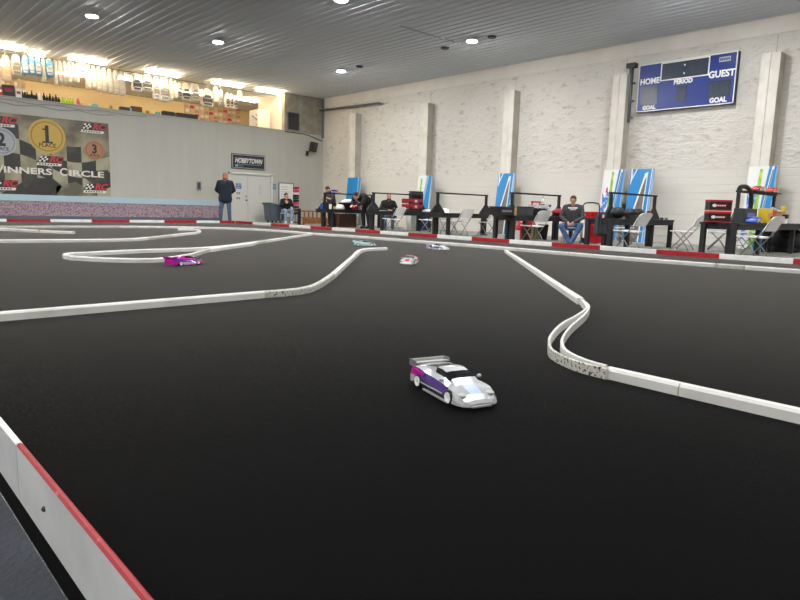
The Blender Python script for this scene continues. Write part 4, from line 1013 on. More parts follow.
# standing man, hands behind his back
J = dict(hem=(0, 0, -.10), pelvis=(0, 0, .96), chest=(0, .01, 1.32), neck=(0, .0, 1.52), head=(0, .035, 1.665), look=(.02, 1, -.02), shoulder_l=(-.215, -.01, 1.45), shoulder_r=(.215, -.01, 1.45),
         elbow_l=(-.315, -.09, 1.18), elbow_r=(.315, -.09, 1.18), wrist_l=(-.10, -.2, 1.0), wrist_r=(.10, -.21, .97), hand_l=(.9, -.1, -.3), hand_r=(-.9, -.1, -.3), palm_l=(0, -1, 0), palm_r=(0, -1, 0), curl=.5,
         hip_l=(-.10, 0, .93), hip_r=(.10, 0, .93), knee_l=(-.13, .03, .52), knee_r=(.145, .03, .52), ankle_l=(-.15, -.01, .09), ankle_r=(.18, -.01, .09), toe_l=(-.45, 1, 0), toe_r=(.3, 1, 0))
mp = Vector((xat(225.5, 22.75), 22.75, 0))
person('standing man in a navy hooded sweatshirt and blue jeans, hands behind his back', mp, face_to(mp, (0, 0, 0))-.05, J, 'hoodie_navy', 'jeans_dark', 'hair_ginger', 'skin_ruddy', 'shoe_dark', 1.075, 'buzz', 'hair_ginger', bulk=1.18)
# seated man with glasses, hands clasped between his knees
J = dict(pelvis=(0, -.04, .54), chest=(0, .05, .90), neck=(0, .09, 1.09), head=(0, .15, 1.215), look=(-.05, 1, -.32), shoulder_l=(-.205, .05, 1.03), shoulder_r=(.205, .05, 1.03),
         elbow_l=(-.29, .16, .77), elbow_r=(.29, .14, .77), wrist_l=(-.075, .36, .63), wrist_r=(.075, .36, .63), hand_l=(.35, .8, -.35), hand_r=(-.35, .8, -.35), palm_l=(1, -.2, -.3), palm_r=(-1, -.2, -.3), curl=.9,
         hip_l=(-.10, 0, .53), hip_r=(.10, 0, .53), knee_l=(-.27, .40, .55), knee_r=(.24, .42, .53), ankle_l=(-.05, .44, .09), ankle_r=(.0, .36, .09), toe_l=(.35, 1, 0), toe_r=(-.5, 1, 0), chest_front=(0, .97, .1))
sp = Vector((xat(573, 8.1), 8.1, 0)); rz5 = face_to(sp, (0, 2.2, 0))
person('seated man with glasses in a charcoal sweatshirt and jeans, hands clasped', sp, rz5, J, 'shirt_grey', 'jeans', 'hair_brown', 'skin', 'shoe_dark', .86, 'short', None, True, 1.06, True, [(.24, .035, .09), (.16, .022, .05)])
dup(ch0, (sp.x, sp.y, 0), rz5, 'white folding chair under the man in the charcoal sweatshirt', CG)
# seated man in black behind the second table
J = dict(pelvis=(0, -.02, .54), chest=(0, .03, .90), neck=(0, .06, 1.09), head=(0, .10, 1.225), look=(.05, 1, -.12), shoulder_l=(-.205, .03, 1.02), shoulder_r=(.205, .03, 1.02),
         elbow_l=(-.31, .14, .78), elbow_r=(.31, .14, .78), wrist_l=(-.10, .30, .735), wrist_r=(.06, .32, .75), hand_l=(.8, .5, 0), hand_r=(-.8, .5, 0), palm_l=(0, 0, -1), palm_r=(0, 0, -1), curl=.5,
         hip_l=(-.10, 0, .53), hip_r=(.10, 0, .53), knee_l=(-.14, .42, .54), knee_r=(.15, .40, .54), ankle_l=(-.10, .38, .09), ankle_r=(.16, .34, .09), toe_l=(-.1, 1, 0), toe_r=(.2, 1, 0))
p4 = Vector((xat(388, 16.5), 16.5, 0)); rz4 = face_to(p4, (6, 3, 0))
person('seated bearded man in a black hooded sweatshirt behind the red tool box table', p4, rz4, J, 'hoodie_black', 'jeans_dark', 'hair_ginger', 'skin', 'shoe_dark', .93, 'buzz', 'hair_dark', bulk=1.04)
dup(ch0, (p4.x, p4.y, 0), rz4, 'white folding chair under the bearded man in black', CG)
# man standing over the first table, head bowed
J = dict(pelvis=(0, -.03, .93), chest=(0, .06, 1.26), neck=(0, .14, 1.43), head=(0, .235, 1.53), look=(.1, 1, -.75), shoulder_l=(-.20, .10, 1.37), shoulder_r=(.20, .10, 1.37),
         elbow_l=(-.27, .24, 1.12), elbow_r=(.27, .22, 1.12), wrist_l=(-.08, .40, 1.2), wrist_r=(.08, .40, 1.18), hand_l=(.6, .6, .3), hand_r=(-.6, .6, .3), palm_l=(1, 0, 0), palm_r=(-1, 0, 0), curl=.9,
         hip_l=(-.10, 0, .91), hip_r=(.10, 0, .91), knee_l=(-.11, .03, .50), knee_r=(.11, .03, .50), ankle_l=(-.11, -.02, .09), ankle_r=(.12, -.02, .09))
p3 = Vector((xat(331.5, 19.15), 19.15, 0))
person('man in a dark grey shirt bowing his head over the table nearest the corner', p3, face_to(p3, p3+Vector((-.9, -.1, 0))), J, 'shirt_grey', 'trousers_black', 'hair_dark', 'skin', 'shoe_dark', .90, 'short', None, False, 1.1, False, None, False)
# person in black leaning over the right end of the first table
J = dict(pelvis=(0, -.2, .86), chest=(0, .12, 1.03), neck=(0, .32, 1.08), head=(0, .45, 1.06), look=(.1, .8, -.75), shoulder_l=(-.19, .24, 1.06), shoulder_r=(.19, .24, 1.06),
         elbow_l=(-.22, .36, .84), elbow_r=(.22, .36, .84), wrist_l=(-.10, .50, .76), wrist_r=(.10, .5, .76), hand_l=(.3, .8, -.2), hand_r=(-.3, .8, -.2), palm_l=(0, 0, -1), palm_r=(0, 0, -1), curl=.5,
         hip_l=(-.09, -.2, .84), hip_r=(.09, -.2, .84), knee_l=(-.10, -.08, .47), knee_r=(.10, -.08, .47), ankle_l=(-.10, -.16, .09), ankle_r=(.11, -.14, .09))
p6 = Vector((xat(364, 17.6), 17.6, 0))
person('person in a black jacket bending over the right end of the corner table', p6, face_to(p6, p6+Vector((-.91, -.2, 0))), J, 'hoodie_black', 'trousers_black', 'hair_dark', 'skin', 'shoe_dark', 1.08, 'short', None, False, 1.08, True)
# seated boy by the rack
J = dict(pelvis=(0, -.02, .53), chest=(0, .02, .85), neck=(0, .04, 1.02), head=(0, .07, 1.14), look=(-.35, 1, -.2), shoulder_l=(-.18, .02, .95), shoulder_r=(.18, .02, .95),
         elbow_l=(-.25, .14, .74), elbow_r=(.24, .14, .74), wrist_l=(-.04, .22, .86), wrist_r=(.06, .24, .84), hand_l=(.6, .1, .5), hand_r=(-.6, .1, .5), palm_l=(0, -1, 0), palm_r=(0, -1, 0), curl=1.0,
         hip_l=(-.09, 0, .52), hip_r=(.09, 0, .52), knee_l=(-.2, .38, .52), knee_r=(.08, .41, .53), ankle_l=(-.16, .40, .09), ankle_r=(.08, .38, .09))
p2 = Vector((xat(286, 23.0), 23.0, 0)); rz2 = face_to(p2, (5, 0, 0))
person('seated boy in a black jacket and pale jeans beside the display rack', p2, rz2, J, 'hoodie_black', 'jeans_pale', 'hair_brown', 'skin', 'shoe_white', 1.0, 'short', None, False, .98, True)
dup(ch0, (p2.x, p2.y, 0), rz2, 'white folding chair under the seated boy by the display rack', CG)
# ------------------------------------------------------------------ things around the tables
def P_(px, Yv): return xat(px, Yv)
ZT = .66
def box_item(name, label, cat, c, d, m, rz=0.0, lid=None, handle=None, group=None, bev=.012, front=None):
    """a case: body, optional lid and handle, stands on z = c[2]"""
    t = thing(name, label, cat, c, rz, group)
    MB().box((0, 0, d[2]/2), d).build('body', m, t, bevel=bev)
    if lid: MB().box((0, 0, d[2]+.012), (d[0]+.02, d[1]+.02, .026)).build('lid', lid, t, bevel=.006)
    if handle:
        w_ = d[0]*.28; z = d[2]+(.024 if lid else 0); MB().tube(catmull([(-w_, 0, z), (-w_, 0, z+.05), (w_, 0, z+.05), (w_, 0, z)], 4), .012, 6).build('handle', handle, t)
    if front: MB().box((0, -d[1]/2-.004, d[2]*.55), (d[0]*.6, .008, d[2]*.3)).build('front_label', front, t)
    return t
def cup(label, c, r, h, m):
    q = MB().lathe([(r*.78, 0), (r, h), (r*.9, h), (r*.7, .01)], (0, 0, 0), 14); return tag(q.build('cup', m, loc=c, smooth=False), label, 'cup')
# --- first table
y = TY_[1]
box_item('storage_case', 'black case with clear sides on the table nearest the far corner', 'case', (P_(348, y-.15), y-.15, ZT), (.62, .34, .22), 'black', 0, 'dark_grey')
q = MB(); n = 10
q.lathe([(.02, .0), (.32, .0), (.34, .03), (.26, .09), (.12, .13), (.02, .14)], (0, 0, 0), 14, T=Matrix.Diagonal((1, .5, 1, 1))); tag(q.build('white_bag', 'white_plastic', loc=(P_(348, y-.15), y-.15, ZT+.245), smooth=True), 'crumpled white plastic bag lying on the black case', 'bag')
q = MB().lathe([(.02, 0), (.17, 0), (.19, .06), (.13, .15), (.05, .18)], (0, 0, 0), 12, T=Matrix.Diagonal((1, .8, 1, 1))); tag(q.build('white_bag', 'white_plastic', loc=(P_(340, y-.3), y-.3, ZT), smooth=True), 'small white bundle left of the black case on the first table', 'bag')
cup('tall pale blue drinking cup right of the black case', (P_(358.6, y-.38), y-.38, ZT), .06, .27, 'pale_blue')
cup('white paper cup between the left posts of the table nearest the far corner', (P_(330.3, y-.35), y-.35, ZT), .055, .17, 'paper')
box_item('tool_box', 'dark red box on the table in front of the person bending in black', 'tool box', (P_(354.6, y-.38), y-.41, ZT), (.24, .09, .3), 'dark_red', 0, None, 'black')
box_item('carton', 'small tan carton beside the white bundle on the first table', 'carton', (P_(335.8, y-.1), y-.1, ZT), (.16, .14, .1), 'tan')
cup('small blue bottle on the left end of the first table', (P_(321.5, y-.2), y-.2, ZT), .05, .18, 'royal')
car_on = car('dark violet toy car body with yellow and red trim lying on the first upright frame', (P_(333.3, y), y, 0), 1.4, 'f', 'car_violet', 'car_purple', 'yellow', 'car_violet', 'car_red', 'car_purple'); car_on.location.z = 1.243
box_item('crate', 'dark brown crate under the table nearest the far corner', 'crate', (P_(343, y+.4)+.2, y+.55, 0), (.85, .4, .5), 'brown', 0)
# wooden bench with a black end post
t = thing('slatted_bench', 'wooden slatted bench with a black end post in the far corner', 'bench', (P_(315, 20.9), 20.9, 0), -.2); t.scale = (1, 1, .8)
q = MB()
for i in range(7): q.box((-.55+i*.18, .2, .48), (.06, .03, .36))
q.box((0, .2, .68), (1.25, .05, .06)); q.build('backrest', 'wood', t)
q = MB()
for i in range(4): q.box((0, -.2+i*.12, .36), (1.2, .1, .035))
q.box((0, -.22, .2), (1.2, .03, .26)); q.build('seat', 'wood', t)
for sx in (-.58, .58):
    for sy in (-.2, .2): MB().box((sx, sy, .17), (.07, .07, .34)).build('leg', 'wood', t)
MB().box((-.68, 0, .4), (.1, .1, .8)).build('end_post', 'black', t)
# grey tilt bin by the door
bp_ = Vector((P_(274.5, 23.55), 23.55, 0)); t = thing('wheeled_bin', 'large grey plastic wheeled bin with a slanting rim right of the double door', 'bin', bp_, .1); t.scale = (.68, .8, .88)
q = MB(); A = [(-.5, -.28, .1), (.42, -.28, .1), (.42, .28, .1), (-.5, .28, .1)]; B = [(-.56, -.36, .94), (.78, -.36, .72), (.78, .36, .72), (-.56, .36, .94)]
q.add(A+B, [(0, 3, 2, 1), (0, 1, 5, 4), (1, 2, 6, 5), (2, 3, 7, 6), (3, 0, 4, 7)]); C_ = [(x*.94+.01, y_*.9, z-.01) for x, y_, z in B]; D_ = [(x*.9, y_*.85, .16) for x, y_, z in A]
q.add(B+C_+D_, [(0, 1, 5, 4), (1, 2, 6, 5), (2, 3, 7, 6), (3, 0, 4, 7), (4, 5, 9, 8), (5, 6, 10, 9), (6, 7, 11, 10), (7, 4, 8, 11), (8, 9, 10, 11)])
q.build('tub', 'bin_plastic', t)
q = MB()
for i in range(4): q.bar(B[i], B[(i+1) % 4], .06, .05)
q.build('rim', 'mid_grey', t)
MB().tube([(-.6, -.3, .94), (-.72, -.3, .9), (-.72, .3, .9), (-.6, .3, .94)], .02, 6).build('handle', 'dark_grey', t)
for sx in (-.35, .3):
    for sy in (-.2, .2): MB().lathe([(.02, -.02), (.06, -.02), (.06, .02), (.02, .02)], (sx, sy, .06), 12, T=Matrix.Rotation(PI/2, 4, 'X')).build('wheel', 'rubber', t)
# display rack with pink and black goods
rp = Vector((P_(295.2, 23.7), 23.7, 0)); t = thing('display_rack', 'tall narrow display rack of pink, red and black goods beside the white board', 'display rack', rp); t.scale = (.75, .75, .97)
MB().tube([(0, 0, .02), (0, 0, 1.62)], .025, 8).build('pole', 'steel', t); MB().lathe([(.2, 0), (.2, .02), (.04, .05)], n=16).build('base', 'black', t)
rk = [('black', .42), ('brown', .56), ('dark_grey', .70), ('pink', .86), ('black', .98), ('dark_grey', 1.1), ('black', 1.22), ('paper', 1.30), ('pink', 1.42), ('red', 1.56)]
for m_, z in rk:
    q = MB().box((-.1, -.09, z), (.17, .12, .11)).box((.11, -.07, z+.01), (.14, .12, .1)); q.build('goods', m_, t)
# --- second table
y = TY_[2]
t = box_item('tool_box', 'red and black two tier tool box on the second table from the far corner', 'tool box', (P_(412, y-.25), y-.25, ZT+.0), (.66, .32, .08), 'black', 0)
for k, z in ((0, .09), (1, .27)):
    MB().box((0, 0, z+.075), (.68, .34, .15)).build('tier', 'dark_red', t, bevel=.01)
    MB().box((0, -.175, z+.075), (.1, .02, .08)).build('latch', 'light_grey', t)
    for s_ in (-.22, .22): MB().box((s_, -.172, z+.03), (.18, .012, .05)).build('band', 'black', t)
t = thing('tower_case', 'tall black fabric case standing behind the red tool box', 'case', (P_(419.5, y-.04)-.0, y-.12+.28, ZT))
MB().box((0, 0, .33), (.56, .2, .66)).build('body', 'dark_grey', t, bevel=.03)
MB().box((0, 0, .675), (.5, .2, .03)).build('top_flap', 'black', t); MB().box((.0, -.11, .5), (.46, .02, .04)).build('zip', 'black', t)
q = MB().lathe([(.01, 0), (.12, 0), (.14, .012), (.06, .02)], n=16); tag(q.build('paper_plate', 'paper', loc=(P_(383, y-.3), y-.3, ZT)), 'white paper plate in front of the bearded man in black', 'plate')
t = box_item('storage_bin', 'dark blue plastic bin under the right end of the second table', 'bin', (P_(421.5, y+.6), y+.6, 0), (.5, .34, .56), 'navy', 0, 'black')
t = box_item('white_carton', 'white carton standing under the red tool box table', 'carton', (P_(411.5, y+.45), y+.45, 0), (.26, .25, .54), 'paper', 0)
q = MB().lathe([(.02, 0), (.2, 0), (.21, .05), (.1, .09)], n=12, T=Matrix.Diagonal((1.1, .8, 1, 1))); tag(q.build('white_bag', 'white_plastic', loc=(P_(427.5, y-.25), y-.25, ZT), smooth=True), 'white plastic bag on the right end of the second table', 'bag')
# --- fourth table
y = TY_[4]
box_item('storage_case', 'long black case at the left end of the table with the red bag', 'case', (P_(501, y-.3), y-.32, ZT), (.62, .3, .18), 'black', 0, 'dark_grey', None, None, .01, 'mid_grey')
box_item('storage_case', 'dark grey open case in the middle of the table with the red bag', 'case', (P_(523.5, y-.3), y-.34, ZT), (.36, .28, .2), 'dark_grey', .1, 'black')
box_item('storage_case', 'black drawer case right of the dark grey open case', 'case', (P_(536, y-.3), y-.34, ZT), (.42, .3, .19), 'black', 0, None, None, None, .01, 'dark_grey')
box_item('carton', 'tan carton behind the left post of the table with the red bag', 'carton', (P_(517, y-.1), y-.13, ZT), (.24, .16, .2), 'tan', .2)
t = thing('tool_tray', 'red handled white tool tray on top of the dark cases', 'tool tray', (P_(535, y), y-.03, ZT)); MB().box((0, 0, .14), (.5, .22, .28), taper=(.95, .9)).build('body', 'light_grey', t, bevel=.01)
MB().bar((-.22, 0, .36), (.16, 0, .36), .05, .04).build('handle', 'red', t); MB().bar((-.2, 0, .27), (-.2, 0, .36), .03).build('handle_post', 'red', t); MB().bar((.14, 0, .27), (.14, 0, .36), .03).build('handle_post', 'red', t)
car_t = car('white toy car with a dark window on the drawer case', (P_(541.5, y-.34), y-.34, 0), 1.2, 'f', 'car_white', 'car_white', 'car_violet', 'car_white', 'car_white'); car_t.location.z = ZT+.191
cup('bright green spray bottle right of the drawer case', (P_(547, y-.36), y-.36, ZT), .05, .17, 'lime')
t = thing('tool_bag', 'dark red fabric bag hanging over the right end of the fourth table', 'bag', (P_(559.5, y-.4), y-.39, ZT))
q = MB(); q.ball((0, 0, .105), (.3, .15, .1), 14, 8); q.build('body', 'dark_red', t, smooth=True)
MB().box((.05, -.2, -.05), (.44, .035, .2)).build('flap', 'dark_red', t, bevel=.012)
q = MB()
for i in range(5): q.bar((-.12+i*.08, -.221, -.12), (-.06+i*.08, -.221, .02), .014)
q.build('strap', 'paper', t)
q = MB(); q.ball((0, 0, .092), (.2, .1, .09), 12, 7); q.ball((.12, .02, .13), (.11, .08, .08), 10, 6); tag(q.build('dark_cloth', 'brown', loc=(P_(556, y-.16)+.1, y-.16, ZT), smooth=True), 'crumpled brown cloth at the foot of the right post above the red bag', 'cloth')
t = thing('duffel_bag', 'large red duffel bag with a pink patch under the table of dark cases', 'bag', (P_(527, y+.55), y+.55, 0))
q = MB(); q.ball((0, 0, .3), (.4, .22, .28), 16, 10); q.box((0, 0, .08), (.6, .34, .16)); q.build('body', 'red', t, smooth=False)
MB().ball((.02, -.2, .3), (.1, .03, .08), 10, 6).build('patch', 'pink', t, smooth=True)
MB().tube(catmull([(-.22, -.1, .5), (-.16, -.12, .62), (.16, -.12, .62), (.22, -.1, .5)]), .02, 6).build('handle', 'dark_red', t)
t = thing('backpack', 'olive backpack standing right of the red duffel bag under the table', 'backpack', (P_(537, y+.15), y+.2, 0)); MB().box((0, 0, .2), (.24, .2, .4), taper=(.7, .8)).build('body', 'olive', t, bevel=.05); MB().box((0, -.11, .14), (.18, .06, .2)).build('pocket', 'olive', t, bevel=.02)
cup('small black waste bin behind the white chair under the fourth table', (P_(544, y+.4), y+.4, 0), .15, .42, 'black')
q = MB().box((0, 0, .13), (.04, .22, .26)); tag(q.build('white_sheet', 'paper', loc=(P_(517, y+.4), y+.4, 0), rz=.3), 'white sheet leaning beside the red duffel bag', 'sheet')
# small bulb lamp hanging from the fourth frame
t = thing('hanging_bulb', 'small clear bulb hanging from the top bar of the fourth frame', 'lamp', (P_(542, y), y, 1.2)); MB().tube([(0, 0, 0), (0, 0, -.08)], .006, 6).build('wire', 'black', t); MB().lathe([(.01, -.08), (.03, -.1), (.045, -.15), (.02, -.19)], n=12).build('bulb', 'paper', t, smooth=True)
# --- red tool tote with handle behind the seated man
rp = G(593, 243.5); t = thing('rolling_tool_box', 'tall red rolling tool box with a dark pull handle behind the seated man', 'tool box', (rp.x, rp.y, 0), -.5)
MB().box((0, 0, .38), (.36, .32, .72), taper=(1.05, 1.05)).build('body', 'red', t, bevel=.02); MB().box((0, 0, .77), (.42, .38, .07)).build('lid', 'red', t, bevel=.015)
MB().box((0, -.185, .33), (.3, .02, .26)).build('front_panel', 'dark_red', t); MB().box((.05, -.19, .7), (.07, .03, .07)).build('latch', 'black', t)
MB().tube(catmull([(-.22, .19, .1), (-.24, .2, .8), (-.22, .2, .98), (-.12, .2, 1.03), (.12, .2, 1.03), (.22, .2, .98), (.24, .2, .8), (.22, .19, .1)], 5), .017, 8).build('pull_handle', 'black', t)
for sx in (-.2, .2): MB().lathe([(.02, -.025), (.07, -.025), (.07, .025), (.02, .025)], (sx, .18, .07), 12, T=Matrix.Rotation(PI/2, 4, 'Y')).build('wheel', 'rubber', t)
# --- fifth table
y = TY_[5]
t = thing('hanging_bag', 'black shoulder bag hanging on the left end of the table beside the seated man', 'bag', (P_(590.5, y-.35)-.05, y-.62, .33)); MB().box((0, 0, .22), (.34, .16, .46), taper=(.85, .8)).build('body', 'dark_grey', t, bevel=.04); MB().box((.0, -.085, .3), (.24, .02, .16)).build('flap', 'black', t, bevel=.01); MB().box((-.1, -.1, .38), (.06, .01, .06)).build('tag', 'paper', t)
for px, lab, sz in ((618, 'round black bag on the table behind the left post, beside the pale wall socket', .14), (630.5, 'black bag with a red strip in the middle of the fifth table', .13), (638.5, 'low black bag with a green trim near the right post of the fifth table', .13)):
    t = thing('tool_bag', lab, 'bag', (P_(px, y-.28), y-.27, ZT)); MB().ball((0, 0, sz*.92), (sz*1.5, .13, sz*.9), 14, 9).build('body', 'black', t, smooth=True)
    MB().tube(catmull([(-.1, -.05, sz*1.3), (-.06, -.06, sz*1.6), (.06, -.06, sz*1.6), (.1, -.05, sz*1.3)]), .014, 6).build('handle', 'black', t)
    MB().box((0, -.02, sz*1.42), (.14, .04, .02)).build('trim', {618: 'dark_grey', 630.5: 'red', 638.5: 'lime'}[px], t)
t = box_item('storage_case', 'black flat case lying at the front of the fifth table', 'case', (P_(634, y-.46), y-.46, ZT), (.6, .1, .1), 'black', 0)
cup('small red capped bottle at the right post of the fifth table', (P_(648, y-.1), y-.12, ZT), .05, .2, 'red')
for px, lab, w_ in ((662, 'small dark speaker block on the bare right end of the fifth table', .1), (666.5, 'small grey lump beside the dark block on the fifth table', .08)):
    box_item('gadget', lab, 'gadget', (P_(px, y-.3), y-.3, ZT), (w_, .07, .05), 'dark_grey' if w_ == .1 else 'olive')
p_ = WX(624.5, 199, XW-.05); t = thing('wall_socket_box', 'white socket box on the masonry wall between the two tall panels', 'socket box', (XW-.04, p_.y, p_.z)); MB().box((0, 0, 0), (.08, .36, .2)).build('body', 'paper', t, bevel=.01); MB().box((-.045, 0, .14), (.01, .36, .04)).build('strip', 'dark_grey', t); MB().box((0.0, 0, -.28), (.05, .34, .26)).build('lower_box', 'mid_grey', t)
# --- sixth table
y = TY_[6]
for k, (z, lab) in enumerate(((ZT, 'lower red and black car box on the table at the right edge'), (ZT+.212, 'upper red and black car box stacked on the other one at the right edge'))):
    t = thing('car_box', lab, 'box', (P_(717.5, y-.1), y-.1, z), -.8, 'red and black car boxes'); w_, d_, h_ = (.40, .22, .2); 
    MB().box((0, 0, h_/2), (w_, d_, h_)).build('body', 'black', t, bevel=.006); MB().box((0, -.002, h_-.02), (w_+.006, d_+.006, .035)).build('top_band', 'red', t)
    MB().box((0, -.002, .012), (w_+.006, d_+.006, .022)).build('bottom_band', 'red', t)
    q = MB(); T = frame_on((-.02, -d_/2-.001, h_*.48), (1, 0, 0), (0, 0, 1), (0, -1, 0)); disc(q, T, (-.1, 0), .04, .004, 0, 16, .03); q.prism([(-.08, -.02, 0), (.11, -.02, 0), (.13, .02, 0), (-.06, .02, 0)], (0, 0, .003), 1, T)
    for i in range(4): q.prism([(-.05+i*.04, -.012, 0), (-.025+i*.04, -.012, 0), (-.018+i*.04, .012, 0), (-.043+i*.04, .012, 0)], (0, 0, .005), 0, T)
    q.build('logo', ['paper', 'red'], t)
t = thing('hose_lamp', 'black hose shaped lamp bent over the top bar of the table at the right edge', 'lamp', (P_(737, y), y, 1.3)); q = [Vector((.0, 0, .05)), Vector((.1, 0, .08)), Vector((.3, -.02, .08)), Vector((.52, -.03, .0)), Vector((.62, -.03, -.2)), Vector((.62, -.03, -.48))]
MB().tube(catmull(q, 5), .045, 10).build('hose', 'black', t, smooth=True); MB().lathe([(.05, 0), (.09, -.08), (.08, -.1), (.04, -.02)], (.62, -.03, -.46), 12).build('head', 'black', t); MB().box((.0, 0, .025), (.08, .08, .05)).build('clamp', 'black', t)
for px, lab, col in ((754.5, 'red toy car body with white trim lying on the left of the right edge frame', 'car_red'), (768.0, 'red toy car body lying on the right of the right edge frame', 'orange_red')):
    cb = car(lab, (P_(px, y), y, 0), PI/2, 'f', col, 'car_white' if col == 'car_red' else col, 'lime', col, 'car_white' if col == 'car_red' else col); cb.location.z = 1.323
cb = car('yellow toy car body on the middle of the right edge frame', (P_(761, y), y+.0, 0), PI/2+.2, 'f', 'yellow', 'lime', 'lime', 'yellow', 'lime', sc=.8); cb.location.z = 1.323; cb.location.y = y+.05; cb.location.z = 1.323
bx = MB().box((0, 0, 0), (P_(772, y)-P_(748, y)+.1, .34, .02))
tag(bx.build('frame_shelf', 'black_wood', loc=((P_(748, y)+P_(772, y))/2+.05, y+.06, 1.312)), 'narrow black shelf along the top of the right edge frame', 'shelf')
box_item('car_box', 'dark blue car box with a white badge behind the right edge frame', 'box', (P_(748, y-.25), y-.2, ZT), (.7, .2, .28), 'dark_grey', 0, None, None, None, .006, 'royal')
cb = car('blue and white toy car in front of the dark blue box', (P_(753, y-.42), y-.44, 0), PI/2+.1, 'gt', 'royal', 'car_white', 'car_red', 'royal', 'car_white', 'pale_blue', sc=1.05); cb.location.z = ZT+.001
box_item('carton', 'yellow carton right of the blue and white toy car', 'carton', (P_(763, y-.3), y-.34, ZT), (.3, .18, .3), 'yellow', 0, None, None, None, .006, 'tan')
box_item('carton', 'orange red carton behind the yellow carton at the right edge', 'carton', (P_(770, y-.15), y-.15, ZT+.0), (.34, .16, .27), 'orange_red', 0)
box_item('carton', 'tan carton with white label right of the orange red carton', 'carton', (P_(778, y-.1)+.0, y-.14, ZT), (.28, .16, .26), 'tan', 0, None, None, None, .006, 'paper')
box_item('storage_case', 'low black case in front of the orange red carton', 'case', (P_(773, y-.4), y-.42, ZT), (.46, .14, .14), 'black', 0)
q = MB().tube([(-.28, 0, .32), (.26, -.02, .24)], .03, 10); tag(q.build('paper_roll', 'paper', loc=(P_(775, y-.1), y-.12, ZT)), 'white paper roll lying across the cartons at the right edge', 'roll')
q = MB().lathe([(.05, 0), (.05, .1), (.03, .13)], (0, 0, 0), 12); tag(q.build('spray_can', 'yellow', loc=(P_(781.5, y-.1), y-.12, ZT+.262)), 'yellow spray can standing on the tan carton', 'can')
t = thing('camera_stand', 'small black and white gadget on the table beside the white chair at the right edge', 'gadget', (P_(784.5, y-.4), y-.42, ZT)); MB().box((0, 0, .15), (.13, .1, .09)).build('head', 'black', t, bevel=.01); MB().box((0, 0, .05), (.06, .08, .1)).build('stem', 'white_plastic', t)
t = thing('black_sack', 'big black sack standing behind the table at the right edge', 'sack', (16.6, WX(787, 245, 16.6).y, 0)); q = MB(); q.ball((0, 0, .22), (.5, .36, .22), 16, 10); q.ball((.2, .05, .36), (.36, .3, .2), 14, 8); q.box((0, 0, .06), (.8, .5, .12)); q.build('body', 'hoodie_black', t, smooth=True); MB().tube(catmull([(-.3, -.2, .36), (-.1, -.3, .46), (.2, -.3, .5)]), .02, 6).build('strap', 'dark_grey', t)
t = thing('grey_cover', 'grey folded cover leaning on the masonry wall behind the right edge table', 'cover', (XW-.12, WX(783, 240, XW-.1).y, 0), PI/2); MB().box((0, 0, .3), (.6, .06, .6), R=Euler((-.1, 0, 0)).to_matrix()).build('sheet', 'light_grey', t)
# ------------------------------------------------------------------ shop goods above the far wall
TZ = ZC-.13; RY = YB+.42
t = thing('hanging_rail', 'long thin rail under the shop ceiling carrying the hanging shells', 'rail', (5.5, RY, TZ)); MB().tube([(-9, 0, 0), (9.95, 0, 0)], .018, 8).build('tube', 'steel', t)
for x in (-8, -4, 0, 3.2, 6.4, 9.6): MB().bar((x, 0, 0), (x, 0, .115), .02).build('hanger', 'steel', t)
SHELL = {'clear': ('bag_clear', 'shell_clear'), 'blue': ('shell_blue', 'shell_white'), 'tan': ('bag_clear', 'shell_tan'), 'dark': ('bag_clear', 'shell_dark'), 'grey': ('bag_clear', 'shell_grey'), 'white': ('shell_white', 'shell_grey'), 'wdark': ('shell_white', 'shell_dark')}
protos = {}
def hung(px0, px1, py0, py1, kind, label):
    xa, xb = P_(px0, RY), P_(px1, RY); pm = (px0+px1)/2
    z1, z0 = WY(pm, py0, RY).z, WY(pm, py1, RY).z; z1 = min(z1, TZ-.05); h = z1-z0; w = xb-xa; D = .22
    t = thing('hanging_shell', label, 'car body shell', ((xa+xb)/2, RY, TZ), 0, 'bagged car body shells hanging in the shop window')
    a, b_ = SHELL[kind]
    q = MB(); n = 9
    for i in range(n+1): pass
    w *= 1.06; prof = [(0, .5), (.03, .72), (.1, .82), (.3, .86), (.55, .93), (.8, 1.04), (.96, 1.0), (1, .9)]
    vs = []
    for f_, r in prof:
        z = z1-TZ-h*f_
        for j in range(12):
            an = 2*PI*j/12; vs.append((w/2*r*math.copysign(abs(math.cos(an))**.6, math.cos(an)), D/2*r*math.copysign(abs(math.sin(an))**.6, math.sin(an)), z+.012*math.sin(3*an+f_*7)))
    k = len(prof); fs = [(i*12+j, (i+1)*12+j, (i+1)*12+(j+1) % 12, i*12+(j+1) % 12) for i in range(k-1) for j in range(12)]
    fs += [tuple(range(12)), tuple(range(k*12-1, k*12-13, -1))]
    q.add(vs, fs); q.build('shell', a, t, smooth=True)
    # windows and bonnet of the shell showing on its front
    q = MB(); cz = z1-TZ
    for f0, f1, r0, r1 in ((.34, .5, .22, .32), (.54, .74, .34, .36), (.80, .9, .34, .3)):
        q.prism([(-w*r0, -D*.49, cz-h*f0), (w*r0, -D*.49, cz-h*f0), (w*r1, -D*.5, cz-h*f1), (-w*r1, -D*.5, cz-h*f1)], (0, -.012, 0))
    for s_ in (-1, 1): q.box((s_*w*.36, -D*.42, cz-h*.62), (w*.08, .05, h*.3))
    q.build('decal', b_, t)
    MB().tube([(0, 0, z1-TZ-.01), (0, 0, -.03), (.02, 0, .02)], .008, 5).build('hook', 'steel', t)
    MB().box((0, -.03, z1-TZ+.0), (min(w*.5, .2), .012, .07)).build('header_card', 'card', t)
